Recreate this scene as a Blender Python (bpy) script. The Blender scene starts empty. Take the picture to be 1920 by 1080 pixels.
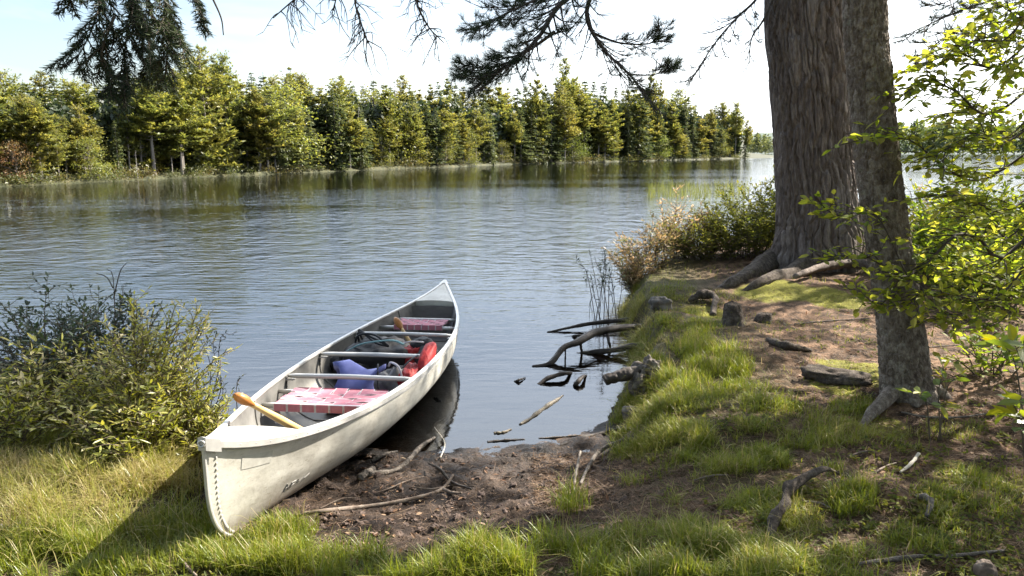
import bpy, math, random
import numpy as np
from mathutils import Vector, Matrix

rng = np.random.default_rng(7)
random.seed(7)
scene = bpy.context.scene
COL = scene.collection
R = math.radians

# ------------------------------------------------------------------ camera numbers
CAMZ = 1.85
FPX = 1450.0                     # focal length in pixels of the 1920 px wide photograph
PITCH = math.atan(260.0 / FPX)
CP, SP = math.cos(PITCH), math.sin(PITCH)
CAM = np.array([0.0, 0.0, CAMZ])

def ray(px, py):
    cx = (px - 960.0) / FPX; cy = (540.0 - py) / FPX
    return np.array([cx, CP + cy * SP, -SP + cy * CP])

def at(px, py, Y):
    """point on the sight line of a pixel at ground distance Y"""
    d = ray(px, py); return CAM + d * (Y / d[1])

def on_plane(px, py, z=0.0):
    d = ray(px, py); return CAM + d * ((z - CAMZ) / d[2])

def rays(px, py):
    cx = (px - 960.0) / FPX; cy = (540.0 - py) / FPX
    return np.stack([cx, CP + cy * SP, -SP + cy * CP], -1)

# ------------------------------------------------------------------ noise
def _h(ix, iy, iz, seed):
    n = (ix * 374761393 + iy * 668265263 + iz * 1274126177 + seed * 974634777) & 0xffffffff
    n = ((n ^ (n >> 13)) * 1274126177) & 0xffffffff
    n = ((n ^ (n >> 16)) * 2246822519) & 0xffffffff
    return ((n ^ (n >> 15)) & 0xffffff) / float(0xffffff)

def noise3(x, y, z, seed=0):
    x = np.asarray(x, float); y = np.asarray(y, float); z = np.asarray(z, float)
    x, y, z = np.broadcast_arrays(x, y, z)
    ix = np.floor(x).astype(np.int64); iy = np.floor(y).astype(np.int64); iz = np.floor(z).astype(np.int64)
    fx = x - ix; fy = y - iy; fz = z - iz
    fx = fx * fx * (3 - 2 * fx); fy = fy * fy * (3 - 2 * fy); fz = fz * fz * (3 - 2 * fz)
    r = 0
    for a in (0, 1):
        wx = fx if a else 1 - fx
        for b in (0, 1):
            wy = fy if b else 1 - fy
            for c in (0, 1):
                wz = fz if c else 1 - fz
                r = r + wx * wy * wz * _h(ix + a, iy + b, iz + c, seed)
    return r

def fbm(x, y, z=0.0, oct=4, seed=0):
    s = 0; a = 0.5; t = 0
    for k in range(oct):
        f = 2.0 ** k
        s = s + a * noise3(np.asarray(x) * f + 17.3 * k, np.asarray(y) * f - 9.1 * k, np.asarray(z) * f + 3.7 * k, seed + k)
        t += a; a *= 0.5
    return s / t

def worley(u, v, pu, seed=0):
    """cell pattern periodic in u with period pu: distance to the cell border and a random value per cell"""
    iu = np.floor(u).astype(np.int64); iv = np.floor(v).astype(np.int64)
    d1 = np.full(u.shape, 9.0); d2 = np.full(u.shape, 9.0); cid = np.zeros(u.shape)
    for a in (-1, 0, 1):
        for b in (-1, 0, 1):
            cu = iu + a; cv = iv + b; w = cu % pu
            x = cu + .1 + .8 * _h(w, cv, 0 * cv, seed); y = cv + .1 + .8 * _h(w, cv, 0 * cv + 1, seed)
            d = np.hypot(u - x, v - y); r = _h(w, cv, 0 * cv + 2, seed)
            near = d < d1
            d2 = np.where(near, d1, np.minimum(d2, d)); cid = np.where(near, r, cid); d1 = np.where(near, d, d1)
    return d2 - d1, cid

def sstep(a, b, x):
    t = np.clip((np.asarray(x, float) - a) / (b - a), 0, 1); return t * t * (3 - 2 * t)

def unit(v):
    v = np.asarray(v, float)
    return v / np.maximum(np.linalg.norm(v, axis=-1, keepdims=True), 1e-9)

# ------------------------------------------------------------------ geometry collector
class Geo:
    def __init__(self): self.v = []; self.n = 0; self.f = []
    def add(self, V, F, tint=0.5, mat=0):
        V = np.asarray(V, float).reshape(-1, 3); F = np.asarray(F, np.int64)
        if len(F) == 0: return
        t = np.broadcast_to(np.asarray(tint, float), (len(F),)).copy()
        self.f.append((F + self.n, t, np.full(len(F), mat)))
        self.v.append(V); self.n += len(V)
    def build(self, name, mats, parent=None, smooth=False):
        V = np.concatenate(self.v)
        loops = np.concatenate([f.ravel() for f, _, _ in self.f])
        tot = np.concatenate([np.full(len(f), f.shape[1]) for f, _, _ in self.f])
        tint = np.concatenate([t for _, t, _ in self.f]); mi = np.concatenate([m for _, _, m in self.f])
        start = np.concatenate([[0], np.cumsum(tot)[:-1]])
        me = bpy.data.meshes.new(name)
        me.vertices.add(len(V)); me.vertices.foreach_set('co', V.astype(np.float32).ravel())
        me.loops.add(len(loops)); me.loops.foreach_set('vertex_index', loops.astype(np.int32))
        me.polygons.add(len(tot))
        me.polygons.foreach_set('loop_start', start.astype(np.int32)); me.polygons.foreach_set('loop_total', tot.astype(np.int32))
        me.update(calc_edges=True)
        if not isinstance(mats, (list, tuple)): mats = [mats]
        for m in mats: me.materials.append(m)
        me.polygons.foreach_set('material_index', mi.astype(np.int32))
        me.polygons.foreach_set('use_smooth', np.full(len(tot), bool(smooth)))
        a = me.attributes.new('tint', 'FLOAT', 'FACE'); a.data.foreach_set('value', tint.astype(np.float32))
        me.validate()
        o = bpy.data.objects.new(name, me); COL.objects.link(o)
        if parent is not None: o.parent = parent
        return o

def tag(o, label=None, cat=None, group=None, kind=None):
    if label: o['label'] = label
    if cat: o['category'] = cat
    if group: o['group'] = group
    if kind: o['kind'] = kind
    return o

def empty(name, loc=(0, 0, 0), label=None, cat=None, group=None):
    o = bpy.data.objects.new(name, None); COL.objects.link(o); o.location = loc; o.empty_display_size = 0.1
    return tag(o, label, cat, group)

def tube(P, rad, n=6, cap=True, flat=None):
    P = np.asarray(P, float); m = len(P); rad = np.broadcast_to(np.asarray(rad, float), (m,))
    T = np.gradient(P, axis=0); T = unit(T)
    ref = np.array([0, 0, 1.0]) if abs(T[:, 2].mean()) < 0.8 else np.array([0, 1.0, 0])
    A = unit(np.cross(T, ref)); B = np.cross(A, T)
    th = np.linspace(0, 2 * np.pi, n, endpoint=False)
    sa = 1.0 if flat is None else flat
    V = P[:, None, :] + rad[:, None, None] * (np.cos(th)[None, :, None] * A[:, None, :] + sa * np.sin(th)[None, :, None] * B[:, None, :])
    V = V.reshape(-1, 3)
    i = np.arange(m - 1)[:, None] * n; j = np.arange(n)[None, :]; k = (j + 1) % n
    F = np.stack([i + j, i + k, i + n + k, i + n + j], -1).reshape(-1, 4)
    if cap:
        V = np.concatenate([V, P[:1], P[-1:]])
        c0, c1 = m * n, m * n + 1
        jj = np.arange(n); kk = (jj + 1) % n
        F2 = np.concatenate([np.stack([np.full(n, c0), kk, jj, jj], -1), np.stack([np.full(n, c1), (m - 1) * n + jj, (m - 1) * n + kk, (m - 1) * n + kk], -1)])
        return V, F, F2[:, :3]
    return V, F, None

def add_tube(g, P, rad, n=6, tint=0.5, mat=0, cap=True, flat=None):
    V, F, C = tube(P, rad, n, cap, flat)
    base = g.n
    g.add(V, F, tint, mat)
    if C is not None:
        # caps share the vertices just added
        g.f.append((C + base, np.full(len(C), float(np.mean(tint))), np.full(len(C), mat)))

def spline(P, n):
    """smooth resample of a polyline (Catmull-Rom)"""
    P = np.asarray(P, float)
    if len(P) < 3:
        t = np.linspace(0, 1, n)[:, None]; return P[0] * (1 - t) + P[-1] * t
    Q = np.concatenate([[2 * P[0] - P[1]], P, [2 * P[-1] - P[-2]]])
    t = np.linspace(0, len(P) - 1 - 1e-9, n); i = t.astype(int); f = (t - i)[:, None]
    a, b, c, d = Q[i], Q[i + 1], Q[i + 2], Q[i + 3]
    return 0.5 * (2 * b + (c - a) * f + (2 * a - 5 * b + 4 * c - d) * f ** 2 + (3 * b - 3 * c + d - a) * f ** 3)

T_LEAF = (np.array([(0, 0, 0), (.28, .40, .08), (.66, .38, .06), (1, 0, -.10), (.66, -.38, .06), (.28, -.40, .08)]), np.array([[0, 3, 2, 1], [0, 5, 4, 3]]))
T_DIAMOND = (np.array([(0, 0, 0), (.45, .5, 0), (1, 0, 0), (.45, -.5, 0)]), np.array([[0, 1, 2, 3]]))
T_NEEDLE = (np.array([(0, -.5, 0), (0, .5, 0), (1, 0.12, 0), (1, -.12, 0)]), np.array([[0, 1, 2, 3]]))

def scatter(g, P, D, N, L, W, templ=T_LEAF, tint=0.5, mat=0):
    P = np.asarray(P, float); n = len(P)
    if n == 0: return
    D = unit(np.broadcast_to(D, (n, 3))); S = unit(np.cross(np.broadcast_to(N, (n, 3)), D)); U = np.cross(D, S)
    L = np.broadcast_to(np.asarray(L, float), (n,)); W = np.broadcast_to(np.asarray(W, float), (n,))
    T, F = templ
    V = P[:, None] + T[None, :, 0, None] * (L[:, None, None] * D[:, None]) + T[None, :, 1, None] * (W[:, None, None] * S[:, None]) + T[None, :, 2, None] * (W[:, None, None] * U[:, None])
    k = len(T)
    FF = (np.arange(n)[:, None, None] * k + F[None]).reshape(-1, F.shape[1])
    t = np.repeat(np.broadcast_to(np.asarray(tint, float), (n,)), len(F))
    g.add(V.reshape(-1, 3), FF, t, mat)

def rdir(n, r=None):
    v = (r or rng).normal(size=(n, 3)); return unit(v)

def copy_tree(o, parent=None):
    c = o.copy(); COL.objects.link(c)
    if parent is not None: c.parent = parent
    for ch in list(o.children): copy_tree(ch, c)
    return c
# ------------------------------------------------------------------ materials
def new_mat(name):
    m = bpy.data.materials.new(name); m.use_nodes = True
    nt = m.node_tree; nt.nodes.clear()
    out = nt.nodes.new('ShaderNodeOutputMaterial')
    return m, nt, out

def nd(nt, typ, **kw):
    n = nt.nodes.new(typ)
    for k, v in kw.items():
        if k.startswith('i_'): n.inputs[k[2:].replace('_', ' ')].default_value = v
        else: setattr(n, k, v)
    return n

def ramp(nt, cols, pos=None, interp='LINEAR'):
    r = nt.nodes.new('ShaderNodeValToRGB'); cr = r.color_ramp; cr.interpolation = interp
    n = len(cols); pos = pos or [i / max(n - 1, 1) for i in range(n)]
    cr.elements[0].position = pos[0]; cr.elements[1].position = pos[-1]
    for p in pos[1:-1]: cr.elements.new(p)
    for e, c in zip(cr.elements, cols): e.color = (*c, 1) if len(c) == 3 else c
    return r

def foliage_mat(name, cols, trans=0.45, rough=0.5, objvar=0.0, gloss=0.04):
    m, nt, out = new_mat(name); L = nt.links
    a = nd(nt, 'ShaderNodeAttribute', attribute_name='tint')
    r = ramp(nt, cols); L.new(a.outputs['Fac'], r.inputs['Fac'])
    colour = r.outputs['Color']
    if objvar:
        oi = nd(nt, 'ShaderNodeObjectInfo')
        hs = nd(nt, 'ShaderNodeHueSaturation')
        mr = nd(nt, 'ShaderNodeMapRange'); mr.inputs[3].default_value = 0.5 - 0.045 * objvar; mr.inputs[4].default_value = 0.5 + 0.03 * objvar
        mv = nd(nt, 'ShaderNodeMapRange'); mv.inputs[3].default_value = 1 - 0.35 * objvar; mv.inputs[4].default_value = 1 + 0.3 * objvar
        m2 = nd(nt, 'ShaderNodeMath', operation='FRACT'); m1 = nd(nt, 'ShaderNodeMath', operation='MULTIPLY'); m1.inputs[1].default_value = 7.31
        L.new(oi.outputs['Random'], m1.inputs[0]); L.new(m1.outputs[0], m2.inputs[0])
        L.new(oi.outputs['Random'], mr.inputs[0]); L.new(m2.outputs[0], mv.inputs[0])
        L.new(mr.outputs[0], hs.inputs['Hue']); L.new(mv.outputs[0], hs.inputs['Value']); L.new(colour, hs.inputs['Color'])
        colour = hs.outputs['Color']
    d = nd(nt, 'ShaderNodeBsdfDiffuse'); t = nd(nt, 'ShaderNodeBsdfTranslucent'); mx = nd(nt, 'ShaderNodeMixShader'); mx.inputs[0].default_value = trans
    L.new(colour, d.inputs['Color'])
    br = nd(nt, 'ShaderNodeHueSaturation'); br.inputs['Saturation'].default_value = 1.1; br.inputs['Value'].default_value = 1.25; br.inputs['Hue'].default_value = 0.49
    L.new(colour, br.inputs['Color']); L.new(br.outputs[0], t.inputs['Color'])
    L.new(d.outputs[0], mx.inputs[1]); L.new(t.outputs[0], mx.inputs[2])
    g = nd(nt, 'ShaderNodeBsdfGlossy'); g.inputs['Roughness'].default_value = rough
    m3 = nd(nt, 'ShaderNodeMixShader'); m3.inputs[0].default_value = gloss
    L.new(mx.outputs[0], m3.inputs[1]); L.new(g.outputs[0], m3.inputs[2]); L.new(m3.outputs[0], out.inputs['Surface'])
    return m

def rough_mat(name, cols, scale=(6, 6, 6), bump=0.4, bscale=40, rough=0.85, dist=0.01, metallic=0.0, spec=0.3, detail=6, pos=None):
    """Principled with noise-mixed colours in object space and a noise bump"""
    m, nt, out = new_mat(name); L = nt.links
    tc = nd(nt, 'ShaderNodeTexCoord'); mp = nd(nt, 'ShaderNodeMapping'); mp.inputs['Scale'].default_value = scale
    L.new(tc.outputs['Object'], mp.inputs['Vector'])
    n = nd(nt, 'ShaderNodeTexNoise'); n.inputs['Scale'].default_value = 1; n.inputs['Detail'].default_value = detail; n.inputs['Roughness'].default_value = 0.65
    L.new(mp.outputs[0], n.inputs['Vector'])
    r = ramp(nt, cols, pos or [0.3 + 0.4 * i / max(len(cols) - 1, 1) for i in range(len(cols))]); L.new(n.outputs['Fac'], r.inputs['Fac'])
    p = nd(nt, 'ShaderNodeBsdfPrincipled'); p.inputs['Roughness'].default_value = rough; p.inputs['Metallic'].default_value = metallic
    p.inputs['Specular IOR Level'].default_value = spec
    L.new(r.outputs[0], p.inputs['Base Color'])
    if bump:
        n2 = nd(nt, 'ShaderNodeTexNoise'); n2.inputs['Scale'].default_value = bscale; n2.inputs['Detail'].default_value = 5
        L.new(tc.outputs['Object'], n2.inputs['Vector'])
        b = nd(nt, 'ShaderNodeBump'); b.inputs['Strength'].default_value = bump; b.inputs['Distance'].default_value = dist
        L.new(n2.outputs['Fac'], b.inputs['Height']); L.new(b.outputs[0], p.inputs['Normal'])
    L.new(p.outputs[0], out.inputs['Surface'])
    return m

def bark_mat(name, cols, scale, bscale, dist, lichen=None):
    m, nt, out = new_mat(name); L = nt.links
    tc = nd(nt, 'ShaderNodeTexCoord'); mp = nd(nt, 'ShaderNodeMapping'); mp.inputs['Scale'].default_value = scale; L.new(tc.outputs['Object'], mp.inputs['Vector'])
    n = nd(nt, 'ShaderNodeTexNoise', i_Scale=1.0, i_Detail=8.0, i_Roughness=.75); L.new(mp.outputs[0], n.inputs['Vector'])
    a = nd(nt, 'ShaderNodeAttribute', attribute_name='tint')
    ad = nd(nt, 'ShaderNodeMath', operation='MULTIPLY_ADD'); L.new(a.outputs['Fac'], ad.inputs[0]); ad.inputs[1].default_value = .16; L.new(n.outputs['Fac'], ad.inputs[2])
    r = ramp(nt, cols, [.36, .57, .80]); L.new(ad.outputs[0], r.inputs['Fac']); c = r.outputs[0]
    if lichen:
        n3 = nd(nt, 'ShaderNodeTexNoise', i_Scale=16.0, i_Detail=8.0, i_Roughness=.75); L.new(tc.outputs['Object'], n3.inputs['Vector'])
        r3 = ramp(nt, [(0, 0, 0), (1, 1, 1)], [.56, .66]); L.new(n3.outputs['Fac'], r3.inputs['Fac'])
        mx = nd(nt, 'ShaderNodeMix', data_type='RGBA'); mx.inputs[7].default_value = (*lichen, 1); L.new(c, mx.inputs[6])
        mm = nd(nt, 'ShaderNodeMath', operation='MULTIPLY'); mm.inputs[1].default_value = .6; L.new(r3.outputs[0], mm.inputs[0]); L.new(mm.outputs[0], mx.inputs[0]); c = mx.outputs[2]
    p = nd(nt, 'ShaderNodeBsdfPrincipled'); p.inputs['Roughness'].default_value = .95; p.inputs['Specular IOR Level'].default_value = .15; L.new(c, p.inputs['Base Color'])
    n2 = nd(nt, 'ShaderNodeTexNoise', i_Scale=float(bscale), i_Detail=6.0, i_Roughness=.7); L.new(tc.outputs['Object'], n2.inputs['Vector'])
    b = nd(nt, 'ShaderNodeBump', i_Strength=1.0, i_Distance=dist); L.new(n2.outputs['Fac'], b.inputs['Height']); L.new(b.outputs[0], p.inputs['Normal'])
    L.new(p.outputs[0], out.inputs['Surface']); return m
M = {}
M['far_pine'] = foliage_mat('far_pine_needles', [(.10, .125, .036), (.20, .21, .05), (.32, .30, .07)], 0.5, objvar=0.35)
M['far_spruce'] = foliage_mat('far_spruce_needles', [(.055, .082, .038), (.11, .138, .05), (.19, .205, .064)], 0.46, objvar=0.4)
M['far_under_shade'] = foliage_mat('far_understory_shade_leaves', [(.018, .030, .014), (.035, .052, .022), (.06, .075, .028)], 0.3)  # darker green of its own, paints deep shade into the forest gaps
M['far_leaf'] = foliage_mat('far_broadleaf_leaves', [(.105, .14, .032), (.175, .20, .042), (.25, .25, .058)], 0.5, objvar=0.6)
M['far_rust'] = foliage_mat('far_rusty_leaves', [(.11, .105, .032), (.19, .13, .050), (.26, .145, .075)], 0.45)
M['far_bush'] = foliage_mat('far_shore_bush_leaves', [(.07, .09, .025), (.12, .13, .04), (.17, .145, .055)], 0.45, objvar=1.0)
M['far_bark'] = rough_mat('far_bark', [(.16, .14, .12), (.34, .30, .26)], (4, 4, 1.2), 0.0)
M['dead_bark'] = rough_mat('grey_dead_bark', [(.20, .18, .16), (.40, .37, .33)], (9, 9, 3), 0.0)
M['pine_needles'] = foliage_mat('pine_needles_near', [(.018, .032, .018), (.034, .054, .024), (.09, .105, .026)], 0.25, gloss=0.03)
M['fir_needles'] = foliage_mat('fir_needles_near', [(.018, .032, .018), (.034, .054, .024), (.11, .12, .036)], 0.2, gloss=0.03)
M['lime_leaf'] = foliage_mat('lime_green_leaves', [(.085, .14, .022), (.155, .215, .03), (.245, .285, .04), (.34, .33, .06)], 0.66, 0.55, gloss=0.025)
M['broad_leaf'] = foliage_mat('broad_leaves', [(.07, .12, .02), (.12, .18, .03), (.18, .22, .03), (.42, .30, .02)], 0.5, 0.35, gloss=0.06)
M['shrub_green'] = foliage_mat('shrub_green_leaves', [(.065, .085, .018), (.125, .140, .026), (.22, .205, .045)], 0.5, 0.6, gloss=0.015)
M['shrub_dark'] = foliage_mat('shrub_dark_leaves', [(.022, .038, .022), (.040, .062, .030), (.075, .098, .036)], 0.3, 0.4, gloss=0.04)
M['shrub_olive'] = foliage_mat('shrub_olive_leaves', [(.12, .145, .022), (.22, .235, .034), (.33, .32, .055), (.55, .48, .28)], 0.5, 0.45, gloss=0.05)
M['shrub_rust'] = foliage_mat('shrub_rusty_leaves', [(.11, .13, .035), (.21, .20, .06), (.30, .21, .10), (.42, .31, .18)], 0.5, 0.45)
M['twig_leaf'] = foliage_mat('grey_twig_leaves', [(.03, .045, .03), (.05, .065, .04), (.08, .085, .045)], 0.35)
M['grass'] = foliage_mat('grass_blades', [(.10, .135, .018), (.17, .21, .026), (.25, .265, .04), (.33, .28, .10), (.44, .35, .18)], 0.42, 0.4, gloss=0.03)
M['reed'] = foliage_mat('reed_blades', [(.10, .12, .03), (.17, .18, .05)], 0.5)
M['litter'] = foliage_mat('needle_litter_straw', [(.085, .048, .027), (.165, .098, .054), (.26, .172, .10)], 0.12, 0.6)
M['dead_leaf'] = foliage_mat('fallen_dead_leaves', [(.16, .08, .04), (.30, .17, .09), (.42, .30, .18)], 0.3, 0.6)
M['twig'] = rough_mat('twig_bark', [(.045, .036, .03), (.10, .08, .065)], (20, 20, 20), 0.0)
M['stem'] = rough_mat('shrub_stem_bark', [(.06, .045, .03), (.14, .11, .075)], (20, 20, 20), 0.0)
M['stick'] = rough_mat('weathered_stick', [(.06, .042, .032), (.15, .112, .085), (.25, .21, .17)], (14, 14, 14), 0.6, 90, dist=0.004)
M['pale_stick'] = rough_mat('bleached_stick', [(.38, .33, .26), (.62, .56, .46)], (14, 14, 14), 0.5, 90, dist=0.003)
M['root'] = rough_mat('grey_root_wood', [(.03, .024, .02), (.12, .10, .082), (.27, .23, .19)], (24, 24, 24), 1.0, 70, dist=0.012, detail=9)
M['mossroot'] = rough_mat('mossy_root', [(.05, .04, .034), (.15, .125, .10), (.11, .10, .035), (.17, .16, .03)], (11, 11, 11), 0.9, 60, dist=0.008)
M['wetwood'] = rough_mat('wet_dark_wood', [(.022, .017, .014), (.055, .043, .035), (.10, .085, .07)], (12, 12, 12), 0.7, 60, rough=0.6, dist=0.006, spec=0.25)
M['floatwood'] = rough_mat('floating_debris_bark', [(.035, .028, .02), (.11, .088, .06), (.24, .20, .13)], (40, 40, 40), 0.7, 80, rough=0.6, dist=0.006)
M['rock'] = rough_mat('grey_stone', [(.06, .052, .044), (.13, .115, .098), (.21, .19, .16)], (9, 9, 9), 0.8, 45, dist=0.01)
M['bark_pine'] = bark_mat('pine_bark', [(.065, .050, .043), (.18, .145, .125), (.34, .29, .255)], (26, 26, 7), 60, .015)
M['bark_root'] = bark_mat('mossy_root_bark', [(.022, .018, .015), (.085, .068, .056), (.21, .175, .145)], (22, 22, 22), 60, .02, (.13, .125, .03))
M['bark_grey'] = bark_mat('flaky_grey_bark', [(.06, .046, .036), (.17, .137, .112), (.37, .325, .27)], (40, 40, 26), 100, .01, (.27, .27, .21))
def hull_mat():
    m, nt, out = new_mat('weathered_cream_hull'); L = nt.links
    tc = nd(nt, 'ShaderNodeTexCoord')
    def noise(scale, sc, det, rough=.6):
        mp = nd(nt, 'ShaderNodeMapping'); mp.inputs['Scale'].default_value = scale; L.new(tc.outputs['Object'], mp.inputs['Vector'])
        n = nd(nt, 'ShaderNodeTexNoise', i_Scale=sc, i_Detail=det, i_Roughness=rough); L.new(mp.outputs[0], n.inputs['Vector']); return n.outputs['Fac']
    base = ramp(nt, [(.31, .285, .24), (.47, .445, .385), (.55, .53, .47)], [.3, .5, .7]); L.new(noise((1.5, 1, 2.5), 3.0, 7, .7), base.inputs['Fac'])
    # long scratches along the hull
    sc = ramp(nt, [(1, 1, 1), (1, 1, 1), (.68, .66, .62)], [0, .63, .70]); L.new(noise((1.2, 40, 60), 1.6, 3), sc.inputs['Fac'])
    m1 = nd(nt, 'ShaderNodeMix', data_type='RGBA', blend_type='MULTIPLY'); m1.inputs[0].default_value = .8; L.new(base.outputs[0], m1.inputs[6]); L.new(sc.outputs[0], m1.inputs[7])
    # mud and water stains low on the hull
    sp = nd(nt, 'ShaderNodeSeparateXYZ'); L.new(tc.outputs['Object'], sp.inputs[0])
    ad = nd(nt, 'ShaderNodeMath', operation='MULTIPLY_ADD'); L.new(noise((3, 3, 1.5), 2.2, 6, .7), ad.inputs[0]); ad.inputs[1].default_value = -.34; L.new(sp.outputs['Z'], ad.inputs[2])
    dr = nd(nt, 'ShaderNodeMapRange', interpolation_type='SMOOTHSTEP'); dr.inputs[1].default_value = -.16; dr.inputs[2].default_value = .03; dr.inputs[3].default_value = .75; dr.inputs[4].default_value = 0.0; L.new(ad.outputs[0], dr.inputs[0])
    m2 = nd(nt, 'ShaderNodeMix', data_type='RGBA'); m2.inputs[7].default_value = (.25, .205, .15, 1); L.new(dr.outputs[0], m2.inputs[0]); L.new(m1.outputs[2], m2.inputs[6])
    sp2 = ramp(nt, [(1, 1, 1), (1, 1, 1), (.55, .50, .42)], [0, .66, .74]); L.new(noise((1, 1, 1), 26, 4, .6), sp2.inputs['Fac'])
    m3 = nd(nt, 'ShaderNodeMix', data_type='RGBA', blend_type='MULTIPLY'); m3.inputs[0].default_value = .6; L.new(m2.outputs[2], m3.inputs[6]); L.new(sp2.outputs[0], m3.inputs[7])
    p = nd(nt, 'ShaderNodeBsdfPrincipled'); p.inputs['Metallic'].default_value = .2; L.new(m3.outputs[2], p.inputs['Base Color'])
    rr = nd(nt, 'ShaderNodeMapRange'); rr.inputs[3].default_value = .36; rr.inputs[4].default_value = .68; L.new(noise((2, 2, 2), 5, 5), rr.inputs[0]); L.new(rr.outputs[0], p.inputs['Roughness'])
    b = nd(nt, 'ShaderNodeBump', i_Strength=.35, i_Distance=.012); L.new(noise((2, 1, 3), 3.2, 5), b.inputs['Height']); L.new(b.outputs[0], p.inputs['Normal'])
    L.new(p.outputs[0], out.inputs['Surface']); return m
M['alu'] = hull_mat()
M['alu_in'] = rough_mat('dull_grey_aluminium', [(.10, .095, .088), (.18, .172, .158), (.25, .238, .218)], (3, 2, 5), 0.3, 20, rough=0.55, dist=0.006, metallic=0.3, spec=0.4)
M['alu_trim'] = rough_mat('aluminium_trim', [(.46, .44, .41), (.64, .62, .58)], (10, 3, 10), 0.1, 60, rough=0.4, dist=0.002, metallic=0.4, spec=0.5)
M['patch'] = rough_mat('faded_grey_patch', [(.33, .31, .27), (.44, .42, .37)], (22, 22, 22), 0.0)
M['ink'] = rough_mat('faded_black_paint', [(.09, .09, .085), (.34, .32, .29)], (60, 60, 60), 0.0)
M['web_red'] = rough_mat('maroon_webbing', [(.44, .15, .19), (.54, .23, .27)], (30, 30, 30), 0.5, 300, dist=0.001)
M['web_white'] = rough_mat('white_webbing_edge', [(.58, .50, .50), (.70, .64, .64)], (30, 30, 30), 0.0)
M['paddle'] = rough_mat('varnished_paddle_wood', [(.55, .33, .11), (.72, .50, .22)], (3, 3, 30), 0.1, 60, rough=0.35, dist=0.001, spec=0.5)
M['grip'] = rough_mat('orange_brown_grip', [(.30, .11, .03), (.45, .19, .05)], (20, 20, 20), 0.1, 60, rough=0.4, dist=0.001)
M['blue'] = rough_mat('blue_foam', [(.10, .115, .31), (.15, .17, .42)], (8, 8, 8), 0.3, 80, rough=0.55, dist=0.002)
M['red'] = rough_mat('red_nylon', [(.26, .015, .018), (.44, .035, .03)], (9, 9, 9), 0.5, 50, rough=0.6, dist=0.006)
M['black'] = rough_mat('black_nylon', [(.010, .010, .012), (.035, .035, .038)], (9, 9, 9), 0.5, 50, rough=0.6, dist=0.006)
M['teal'] = rough_mat('teal_strap', [(.10, .20, .22), (.18, .30, .31)], (9, 9, 9), 0.2, 80)
M['greybag'] = rough_mat('grey_bag_cloth', [(.16, .15, .145), (.30, .28, .26)], (9, 9, 9), 0.7, 26, rough=0.7, dist=0.01)
M['moss'] = foliage_mat('moss_strands', [(.13, .14, .02), (.21, .21, .025), (.30, .27, .04)], 0.3)
# ------------------------------------------------------------------ near ground, lake bed and water
SHORE = np.array([(-60, 11), (-30, 9.5), (-8, 7.4), (-4.3, 6.3), (-3.0, 6.0), (-2.35, 5.6), (-2.0, 5.1), (-1.7, 4.75), (-1.15, 4.62), (-.62, 4.57), (-.3, 4.6), (0, 4.66),
                  (.3, 4.74), (.56, 4.95), (.70, 5.3), (.84, 5.73), (1.0, 6.3), (1.08, 7.0), (1.15, 7.9), (1.22, 8.6), (1.4, 9.4), (1.75, 10.4), (2.35, 11.8), (3.3, 13.0), (5, 13.9), (8, 14.3), (14, 13), (30, 11), (60, 8)])
LAND = np.concatenate([SHORE, [(60, -60), (-60, -60)]])

def land_dist(x, y):
    """signed distance to the near shoreline, positive on land"""
    x = np.asarray(x, float); y = np.asarray(y, float)
    best = np.full(x.shape, 1e9); inside = np.zeros(x.shape, bool)
    n = len(LAND)
    for i in range(n):
        a = LAND[i]; b = LAND[(i + 1) % n]; e = b - a
        t = np.clip(((x - a[0]) * e[0] + (y - a[1]) * e[1]) / (e @ e), 0, 1)
        best = np.minimum(best, (x - a[0] - t * e[0]) ** 2 + (y - a[1] - t * e[1]) ** 2)
        c = ((a[1] > y) != (b[1] > y))
        xs = a[0] + (y - a[1]) / (e[1] if abs(e[1]) > 1e-9 else 1e-9) * e[0]
        inside ^= c & (x < xs)
    return np.where(inside, 1, -1) * np.sqrt(best)

def mud_amount(x, y):
    wob = 0.22 * (fbm(x * 2.3, y * 2.3, 0, 3, 11) - .5)
    a = sstep(-2.0, -1.5, x + wob) * (1 - sstep(.38, .85, x + wob * 1.5 - .25 * (y - 4)))
    b = sstep(2.86, 3.1, y + wob * 1.4 - .05 * x) * (1 - sstep(4.9, 5.3, y))
    left = 1 - sstep(-.95, -1.15, x) * (1 - sstep(3.7, 4.1, y))   # grass comes up to the left of the bow
    return a * b

MOUNDS = [(3.9, 9.7, 1.5, .05), (2.9, 8.2, .55, .10), (1.75, 5.6, .4, .06), (1.25, 4.2, .35, .05), (2.55, 4.9, .5, .08), (1.35, 6.6, .35, .07), (1.7, 7.9, .4, .06), (1.55, 3.15, .25, .06), (2.2, 3.0, .4, .04), (.55, 2.75, .4, .04), (-1.9, 3.3, .5, .03)]

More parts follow.
